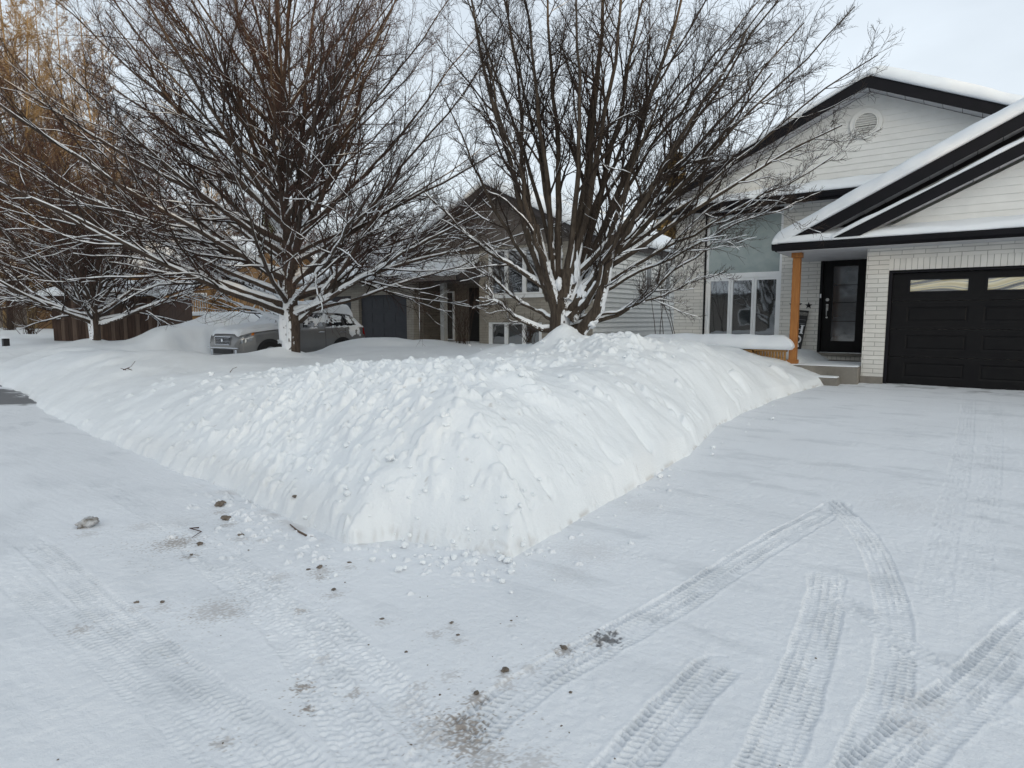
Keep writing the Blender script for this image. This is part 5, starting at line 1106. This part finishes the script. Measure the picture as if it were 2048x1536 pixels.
def car_patch(x0, x1, v0, v1, nx, nv, off, side=1, xf=None, thick=None):
    vs, fs = [], []
    for i in range(nx+1):
        for j in range(nv+1):
            x = x0+(x1-x0)*i/nx; v = v0+(v1-v0)*j/nv
            if xf: x = xf(x, j/nv)
            y, z = car_pt(x, v); y2, z2 = car_pt(x, min(v+.01, 1)); y1, z1 = car_pt(x, max(v-.01, 0)); ty, tz = y2-y1, z2-z1; l = math.hypot(ty, tz) or 1
            o = off if thick is None else off+thick(i/nx, j/nv, x)
            vs.append((x, side*(y+tz/l*o), z-ty/l*o))
    for i in range(nx):
        for j in range(nv):
            a = i*(nv+1)+j; fs.append((a, a+nv+1, a+nv+2, a+1))
    return vs, fs
XS = np.unique(np.concatenate([np.linspace(-3.8,.93,90), ST[:,0]])); VSS = np.unique(np.concatenate([np.linspace(0,1,42), [.10,.16,.28,.42,.56,.60,.80,.85,.93]]))
vs, fs = [], []; nv = len(VSS)
for x in XS:
    half = [car_pt(x, v) for v in VSS]
    loop = [(x, y, z) for y, z in half]+[(x, -y, z) for y, z in half[-2:0:-1]]; vs += loop
nl = 2*nv-2
for i in range(len(XS)-1):
    for k in range(nl): fs.append((i*nl+k, i*nl+(k+1)%nl, (i+1)*nl+(k+1)%nl, (i+1)*nl+k))
fs += [tuple(range(nl)), tuple(range((len(XS)-1)*nl, len(XS)*nl))[::-1]]
body = MB().add(vs, fs).build('body', M['paint'], car, smooth=True)
for s in (1, -1):
    for nm, a, c in (('side_window',-1.22,-1.98),('side_window',-2.05,-2.80),('side_window',-2.88,-3.30)):
        vs, fs = car_patch(c, a, .615, .79, 8, 5, .006, s, (lambda x, t, a=a, c=c: x-(.16*t if a == -1.22 and x > -1.9 else 0)+(.10*t if c == -3.30 and x < -3.0 else 0)))
        MB().add(vs, fs).build(nm, M['car_glass'], car, smooth=True)
    vs, fs = car_patch(-2.86,-2.81,.60,.80,1,5,.008,s); MB().add(vs, fs).build('door_pillar', M['plastic'], car)
for wx in (0, -2.70):
    for s in (1, -1):
        a = MB(); n = 28; yb = s*.925; yo = s*.955
        for k in range(n):    # black arch lip round each wheel
            t0, t1 = math.pi*(-.08+1.16*k/n), math.pi*(-.08+1.16*(k+1)/n)
            P = []
            for t_ in (t0, t1):
                for r in (.385, .455): P += [(wx+r*math.cos(t_), yb, .36+r*math.sin(t_)), (wx+r*math.cos(t_), yo, .36+r*math.sin(t_))]
            a.add(P, [(0,1,5,4),(1,3,7,5),(3,2,6,7),(0,4,6,2)])
        a.tube([(wx,s*.60,.36),(wx,s*.948,.36)], .392, 28)
        a.build('wheel_arch', M['plastic'], car)
        wl = empty('wheel', (wx, s*.86, .36)); wl.parent = car
        t = MB(); prof = [(.20,-.10),(.33,-.115),(.355,-.09),(.36,0),(.355,.09),(.33,.115),(.22,.10)]; n = 32; V = []
        for k in range(n):
            c_, s_ = math.cos(2*math.pi*k/n), math.sin(2*math.pi*k/n); V += [(r*c_, y, r*s_) for r, y in prof]
        m7 = len(prof); t.add(V, [(k*m7+j, k*m7+j+1, ((k+1)%n)*m7+j+1, ((k+1)%n)*m7+j) for k in range(n) for j in range(m7-1)]); t.build('tyre', M['rubber'], wl, smooth=True)
        r = MB(); r.tube([(0,s*.085,0),(0,s*.110,0)], .055, 12)
        for k in range(5):
            a_ = 2*math.pi*k/5+.3
            for da in (-.16,.16):
                d0_ = Vector((math.cos(a_+da*.4),0,math.sin(a_+da*.4)))*.05; d1_ = Vector((math.cos(a_+da),0,math.sin(a_+da)))*.215
                r.tube([d0_+Vector((0,s*.100,0)), d1_+Vector((0,s*.095,0))], .016, 6)
        n = 32; V = []
        for k in range(n):
            c_, s_ = math.cos(2*math.pi*k/n), math.sin(2*math.pi*k/n); V += [(.205*c_, s*.112, .205*s_), (.232*c_, s*.112, .232*s_), (.225*c_, s*.02, .225*s_), (.20*c_, s*.02, .20*s_)]
        r.add(V, [(k*4+j, k*4+(j+1)%4, ((k+1)%n)*4+(j+1)%4, ((k+1)%n)*4+j) for k in range(n) for j in range(4)]); r.build('rim', M['alloy'], wl)
# front: grille with chrome surround, headlamps, bumper intake, fog lamps
b = MB(); b.add([(.925,-.42,.86),(.925,.42,.86),(.945,.36,.68),(.945,-.36,.68),(.80,-.42,.86),(.80,.42,.86),(.80,.36,.68),(.80,-.36,.68)], [(0,1,2,3),(4,7,6,5),(0,4,5,1),(1,5,6,2),(2,6,7,3),(3,7,4,0)]); gr = b.build('grille', M['plastic'], car)
b = MB(); loop = [(.935,-.44,.875),(.935,.44,.875),(.955,.375,.665),(.955,-.375,.665),(.935,-.44,.875)]; b.tube(loop, .014, 6)
for k in range(4): b.tube([(.945,-.38+k*.01,.71+k*.04),(.945,.38-k*.01,.71+k*.04)], .006, 5)
b.tube([(.945,0,.775),(.962,0,.775)], .045, 16); b.build('chrome_surround', M['chrome'], gr)
for s in (1,-1):
    vs, fs = car_patch(.56,.90,.47,.60,8,5,.022,s, lambda x, t: x-.10*t); hl = MB().add(vs, fs).build('headlight', M['lamp'], car, smooth=True)
    vs, fs = car_patch(.50,.58,.55,.60,4,3,.026,s, lambda x, t: x-.05*t); MB().add(vs, fs).build('turn_signal', M['amber'], hl, smooth=True)
    vs, fs = car_patch(-3.79,-3.60,.46,.68,5,6,.012,s); MB().add(vs, fs).build('taillight', M['red_lens'], car, smooth=True)
    b = MB(); b.box(.82,.93,s*.64-.05,s*.64+.05,.36,.52); b.build('fog_lamp', M['chrome'], car, bevel=.01)
    b = MB(); c_ = (-.92, s*1.03, 1.10); b.tube([(-.94,s*.90,1.06),(-.92,s*1.0,1.08)], .025, 6)
    V = []; 
    for i in range(7):
        for k in range(10):
            ph = math.pi*i/6; th = 2*math.pi*k/10; V.append((c_[0]+.07*math.sin(ph)*math.cos(th), c_[1]+.10*math.cos(ph), c_[2]+.075*math.sin(ph)*math.sin(th)))
    b.add(V, [(i*10+k, i*10+(k+1)%10, (i+1)*10+(k+1)%10, (i+1)*10+k) for i in range(6) for k in range(10)]); b.build('mirror', M['plastic'], car, smooth=True)
    for hx in (-1.86, -2.72): MB().tube([(hx+.11,s*.935,.98),(hx+.09,s*.965,.985),(hx-.09,s*.965,.985),(hx-.11,s*.935,.98)], .014, 6).build('door_handle', M['chrome'], car)
    b = MB(); b.tube([(-1.5,s*.62,1.665),(-3.2,s*.60,1.64)], .018, 6); b.build('roof_rail', M['plastic'], car)
b = MB(); b.box(.88,.955,-.5,.5,.40,.53); b.build('lower_intake', M['plastic'], car, bevel=.01)
MB().box(.93,.97,-.8,.8,.555,.585).build('bumper_strip', M['chrome'], car, bevel=.008)
vs, fs = car_patch(-3.72,-3.45,.62,.99,4,10,.008,1); vs2, fs2 = car_patch(-3.72,-3.45,.62,.99,4,10,.008,-1); MB().add(vs, fs).add(vs2, fs2).build('rear_window', M['car_glass'], car, smooth=True)
b = MB()
for s in (1,-1):      # door seams
    for sx_ in (-.98,-2.02,-2.84):
        vs, fs = car_patch(sx_-.006, sx_+.006, .2, .59, 1, 10, .003, s); b.add(vs, fs)
b.build('door_seams', M['plastic'], body)
# snow blankets: bonnet + windscreen, roof, flank drifts
def car_snow(name, x0, x1, v0, th, seed, nx=60, nv=26, wob=.25):
    vs, fs = [], []; tot = 2*nv
    for i in range(nx+1):
        for j in range(tot+1):
            s = j/tot*2-1; v = 1-(1-v0)*abs(s); x = x0+(x1-x0)*i/nx; y, z = car_pt(x, v)
            e = min(i/nx, 1-i/nx)*(x1-x0)/.16; e2 = (1-abs(s))*1.0/.14; k = min(e, e2, 1); n = float(perlin(x*2.3, s*2.1, seed))+.4*float(perlin(x*7, s*6, seed+1))
            o = th*(.12+.88*math.sqrt(max(0, 1-(1-k)**2)))*(1+wob*n); yy = (1 if s >= 0 else -1)*y; vs.append((x, yy*(1+.03*k), z+o+.004))
    for i in range(nx):
        for j in range(tot): a = i*(tot+1)+j; fs.append((a, a+tot+1, a+tot+2, a+1))
    return MB().add(vs, fs).build(name, M['snow_roof'], car, smooth=True)
car_snow('bonnet_snow', -.80, .86, .66, .13, 81); car_snow('windscreen_snow', -1.50, -.60, .68, .16, 82); car_snow('roof_snow', -3.42, -1.25, .78, .25, 83, wob=.3)
rs_ = np.random.RandomState(9)
def flank(x0, x1, v0, v1, seed, thr, th=.03, nx=90, nv=40):
    vs, fs = car_patch(x0, x1, v0, v1, nx, nv, 0, 1); keep = {}; out = MB(); VV = []; idx = {}
    X = np.array([x0+(x1-x0)*i/nx for i in range(nx+1)]); W = np.array([v0+(v1-v0)*j/nv for j in range(nv+1)]); GX, GW = np.meshgrid(X, W, indexing='ij')
    n = fbm(GX*3.0, GW*9.0, 4, seed, .6); e = np.minimum(np.minimum(GX-x0, x1-GX)/.12, np.minimum(GW-v0, v1-GW)/.05); f = np.clip(e, 0, 1)*1.2+n-thr
    vs, _ = car_patch(x0, x1, v0, v1, nx, nv, .002, 1, thick=lambda a, c, x: float(th*np.clip(f[int(round(a*nx)), int(round(c*nv))]*2, 0, 1)**.5))
    fs = [q for q in fs if max(f[p//(nv+1), p%(nv+1)] for p in q) > 0]
    return MB().add(vs, fs).build('flank_snow', M['snow_roof'], car, smooth=True)
flank(-3.45,-1.1,.555,.64,91,.75); flank(-3.55,-2.95,.42,.62,92,.75,.025); flank(-.85,-.15,.34,.50,93,1.05,.02); flank(-3.3,-1.2,.62,.80,94,1.12,.03); flank(-3.70,-3.30,.55,.85,96,.5,.03)

car.scale = (.95, .98, 1.0)
# ------------------------------------------------------------------ clods, chunks, twigs on the snow
M['clod'] = mat('frozen_dirty_snow_clod', (.10,.075,.055), (.30,.27,.24), 9, .9, .006, 40)
M['clod_brown'] = mat('brown_frozen_clod', (.10,.083,.068), (.24,.205,.175), 12, .9, .004, 60)
M['clod_snowy'] = mat('dirty_clod_with_snow', (.13,.11,.09), (.66,.68,.71), 14, .8, .005, 50)
M['chunk'] = snow_mat('snow_chunk', .004, 30, .001, 120)
def surf_z(x, y):
    X = np.array([[x]]); Y = np.array([[y]]); z, p, *_ = snow_height(X, Y); g = ground_z(X, Y)+.012*fbm(X*.7, Y*.7, 4, 101)
    return float(z[0,0]) if p[0,0] > .01 else float(g[0,0])
def on_surface(u, v):
    d, f = ray(u, v); t = np.arange(1.2, 34, .012); X = (d[0]*t)[:,None]; Y = (d[1]*t)[:,None]; z, p, *_ = snow_height(X, Y); g = ground_z(X, Y)
    h = np.where(p > .01, z, g)[:,0]; k = np.where(CAM_H+d[2]*t < h)[0]
    return (float(X[k[0],0]), float(Y[k[0],0])) if len(k) else at_z(u, v, 0)
def lump(name, x, y, z, r, seed, m, label, cat, group=None, sub=3, rough=.35, flat=.8, sink=.25):
    bm = bmesh.new(); bmesh.ops.create_icosphere(bm, subdivisions=sub, radius=1.0); co = np.array([v.co[:] for v in bm.verts]); rg = np.random.RandomState(seed)
    # facets: cut by random planes, then roughen
    for k in range(9):
        n = rg.normal(size=3); n /= np.linalg.norm(n); h = .62+.25*rg.rand(); d = co@n; co = co-np.outer(np.clip(d-h, 0, None), n)
    co *= (1+rough*(fbm(co[:,0]*1.6+seed, co[:,1]*1.6+co[:,2]*1.3, 4, seed % 50, .6)))[:,None]
    co *= np.array([1+.25*rg.rand(), 1, flat])*r
    for v, c in zip(bm.verts, co): v.co = Vector(c)
    me = bpy.data.meshes.new(name); bm.to_mesh(me); bm.free(); o = link(name, me, m, None, sub > 2); o.location = (x, y, z+r*flat*(1-sink)); o.rotation_euler = (0,0,rg.rand()*6)
    return tag(o, label, cat, group)
for u, v, rpx, m, lab, sd in [ (175,1043,28,'clod_snowy','largest dirty ice boulder lying alone on the packed street',1),(440,1006,15,'clod','dark frozen clod touching the foot of the long snow bank',2),(454,1034,13,'clod','grey clod just street side of the dark one at the bank foot',3),
    (400,1088,10,'clod','broken clod next to the bent twig on the street',4),(1009,1340,14,'clod_brown','round brown clod beside the diagonal tyre track',5),(1128,1293,12,'clod_brown','flat brown crust lying on the edge of the diagonal tyre track',6),
    (953,1386,10,'clod_brown','crumbling brown clod at the street end of the diagonal track',7),(640,1134,9,'clod_brown','brown clod at the head of the small scatter below the bank',8),(617,1140,6,'clod_brown','smaller brown clod left of the scatter head below the bank',9),
    (764,1236,7,'clod_brown','dark flat crumb on clean snow below the broken bank foot',10),(903,1246,7,'clod_brown','pinkish brown clod on clean snow in front of the bank corner',11),(1023,1241,5,'clod_brown','tiny round dark clod right of the pinkish one',12),
    (324,1203,7,'clod_brown','small clod, right one of the pair on the street snow',13),(274,1202,6,'clod_brown','small clod, left one of the pair on the street snow',14),(699,1125,6,'clod_brown','reddish clod directly under the slabbed snow face',15),
    (916,1270,6,'clod_brown','pale brown clod just below the pinkish one',16),(667,1180,7,'clod_brown','crooked brown clod above the churned track',17),(812,1305,5,'clod_brown','brown crumb at the right edge of the churned track',18),
    (482,1070,8,'clod','thin grey clod near the curved groove at the bank foot',19),(1141,1387,6,'clod_brown','lone pebble sized clod between the two tyre tracks',20),(590,992,8,'clod_brown','dirty clod stuck low in the face of the snow bank',21)]:
    x, y = on_surface(u, v+rpx*.4); dd_ = math.hypot(x, y); r = rpx/1256*dd_*.62; lump('frozen_clod', x, y, surf_z(x, y), r, sd, M[m], lab, 'clod', sub=4, flat=.55 if sd not in (6,10) else .25, sink=.42 if sd > 4 else .25)
sm = [(855,1185,4),(840,1187,3),(1001,1241,3),(1034,1226,4),(1112,1300,3),(985,1306,4),(855,1323,4),(880,1381,5),(870,1418,5),(1123,1445,5),(970,1448,6),(1043,1283,3),(1139,1459,4),(893,1343,3),(737,1282,4),(870,1215,3),(690,1160,4),(560,1090,3),(497,1098,5),(383,1105,6),(441,1264,4),(381,1228,3),(114,1505,4),(445,1472,5),(1230,1510,4),(935,1360,3),(1115,1420,3),(1180,1480,3),(640,1145,4),(652,1128,4),(630,1150,3),(1412,1140,3),(1632,1310,4),(1560,1525,4),(822,1480,5),(820,1300,3)]
for i, (u, v, rpx) in enumerate(sm):
    x, y = at_z(u, v, .02); lump('dirt_crumb', x, y, surf_z(x, y)-.001, rpx/1256*math.hypot(x, y)*(.35+.3*((i*7)%5)/5), 100+i, M['clod_brown'] if i % 2 else M['clod'], 'tiny brown dirt crumb scattered on the packed snow', 'dirt crumb', 'dirt crumbs on the packed snow', sub=2, flat=.5, sink=.5)
ch = [(876,738,15,'squarish snow block perched on top of the bank crest'),(781,920,13,'largest white chunk half way down the street face of the bank'),(745,1120,9,'white chunk on the ground, leftmost of those under the bank'),(1004,1162,9,'white chunk on the ground nearest the bank corner'),
      (966,1148,6,'small white chunk between bank corner and its larger neighbour'),(1022,1184,6,'small white chunk furthest out from the bank corner'),(422,750,7,'pointed white chunk standing on the far crest of the bank'),(757,738,6,'round white chunk on the crest left of the squarish block'),
      (1000,790,9,'white chunk high on the corner ridge of the bank'),(976,868,7,'white chunk on the upper corner ridge, below the highest one'),(850,985,8,'white chunk low on the street face of the bank'),(694,990,9,'pale chunk low on the street face, left of the broken foot'),
      (1108,1160,4,'tiny white chunk alone on the driveway side of the corner'),(635,730,6,'small snow ball on the far crest above the shaded lawn'),(1262,1085,6,'pair sized snow crumb on the driveway beside the bank'),(890,835,12,'rounded snow lump half buried in the middle of the bank'),(1250,715,6,'snow ball on the mound below the many stemmed maple')]
for i, (u, v, rpx, lab) in enumerate(ch):
    x, y = on_surface(u, v+rpx*.3); lump('snow_chunk', x, y, surf_z(x, y), rpx/1256*math.hypot(x, y)*.8, 200+i, M['chunk'], lab, 'snow chunk', sub=4, rough=.25, flat=.8)
rg = random.Random(8)
for i in range(170):
    if i >= 90:
        k_ = rg.random(); u, v = (rg.gauss(1010, 45), rg.uniform(800, 1125)) if k_ < .35 else ((rg.gauss(900, 110), rg.uniform(1060, 1135)) if k_ < .6 else ((rg.gauss(760, 110), rg.gauss(930, 70)) if k_ < .8 else (rg.uniform(620, 1350), rg.uniform(705, 760))))
    elif i < 34: u, v = rg.gauss(860, 130), rg.uniform(1110, 1160)
    elif i < 62: u, v = rg.gauss(800, 110), rg.gauss(930, 60)
    elif i < 78: u, v = rg.uniform(900, 1350), rg.uniform(668, 720)
    else: u, v = rg.uniform(1180, 1620), 0; 
    if v == 0: v = 1060-(u-1150)*.62+rg.uniform(0, 30)
    x, y = on_surface(u, v); lump('snow_crumb', x, y, surf_z(x, y), (.006+rg.random()**2*.016)*(1+.08*math.hypot(x,y)), 300+i, M['chunk'], 'small white snow crumb fallen on or below the ploughed bank', 'snow crumb', 'snow crumbs around the bank', sub=2, rough=.25)
def stick(pts, r, label, forks=(), z=None):
    b = MB(); P = [(*at_z(u, v, 0), 0) for u, v in pts] if z is None else [tuple(at_depth(u, v, d)) for u, v, d in pts]
    if z is None: P = [(x, y, surf_z(x, y)+.008+.01*(i % 2)) for i, (x, y, _) in enumerate(P)]
    b.tube(P, [r*(1-.6*i/(len(P)-1)) for i in range(len(P))], 6)
    for f in forks:
        Q = [tuple(at_depth(u, v, d)) for u, v, d in f]; b.tube(Q, [r*.6]+[r*.3]*(len(Q)-1), 5)
    tag(b.build('fallen_twig', M['twig'], None), label, 'twig')
stick([(398,1058),(380,1062),(403,1066),(384,1082)], .005, 'bent bare twig lying beside the brown crust on the street')
def lawn_stick(u0, v0, segs, r, lab):
    x, y = on_surface(u0, v0); z = surf_z(x, y); b = MB(); RX, RY = RV
    for s in segs: b.tube([(x+RX*a, y+RY*a, z+h) for a, h in s], [r]+[r*.5]*(len(s)-1), 5)
    tag(b.build('fallen_twig', M['twig'], None), lab, 'twig')
lawn_stick(252,740,[[(-.05,0),(.10,.06),(.18,.16)],[(.03,.03),(.14,-.02),(.20,-.03)],[(.0,.0),(-.10,.03)]], .009, 'forked twig poking out of the shaded lawn at the left')
lawn_stick(448,706,[[(-.10,-.03),(.06,.14),(.26,.30)]], .014, 'stick standing in the snow in front of the car bumper')
lawn_stick(460,745,[[(0,0),(.05,.06),(.12,.09)]], .007, 'thin twig behind the crest of the far bank')
# curved groove left by the plough blade at the foot of the bank
b = MB(); P = [at_z(u, v, .02) for u, v in [(580,1045),(595,1058),(612,1068),(630,1073)]]; b.tube([(x, y, surf_z(x, y)+.006) for x, y in P], [.004,.008,.008,.004], 6)
tag(b.build('wood_sliver', M['wood_light'], None), 'curved grey sliver of wood at the foot of the snow bank', 'wood sliver')
# shrubs by the neighbour's porch, bare stems
def bare_shrub(u, v, dpt, h, n, seed, lab, spread=.5, base_v=None):
    rng = np.random.RandomState(seed); B = at_depth(u, v, dpt); root = empty('bare_shrub', tuple(B), 0, lab, 'shrub')
    S = rng.normal(size=(n,3))*np.array([.12,.12,0]); D = norm(np.stack([rng.normal(size=n)*spread, rng.normal(size=n)*spread, np.ones(n)], 1)); L = h*(.6+.5*rng.rand(n))
    P, R = grow(S, D, L, np.full(n, .009), 8, rng, .09, .03, .3); s = spawn(P, R, 6, rng, .25, .98, (20,45), .4, .6, .05, .003); P1, R1 = grow(s[0], s[1], s[2], s[3], 5, rng, .12, .05, .4)
    V, Q = tubes(P, R, 5); link('stems', np_mesh('stems', V, Q), M['twig_grey'], root, True); V, Q = tubes(P1, R1, 3); link('twigs', np_mesh('twigs', V, Q), M['twig'], root)
bare_shrub(925, 690, 21.5, 2.3, 26, 1, 'tall bare shrub in the dark recess of the neighbour porch', .22)
bare_shrub(1060, 685, 19.0, 1.0, 26, 2, 'low brown bare shrub under the neighbour basement window', .5)
bare_shrub(1330, 668, 14.5, 2.0, 5, 3, 'few thin upright stems at the corner of the white brick house', .12)
bare_shrub(60, 668, 24, 2.6, 40, 4, 'wide dark bare shrub left of the wooden shed', .6)
bare_shrub(20, 660, 27, 3.2, 40, 5, 'tangled bare shrub at the left edge beyond the post lantern', .6)
bare_shrub(470, 655, 30, 2.6, 34, 6, 'reddish bare shrub behind the snow pile near the car', .5)
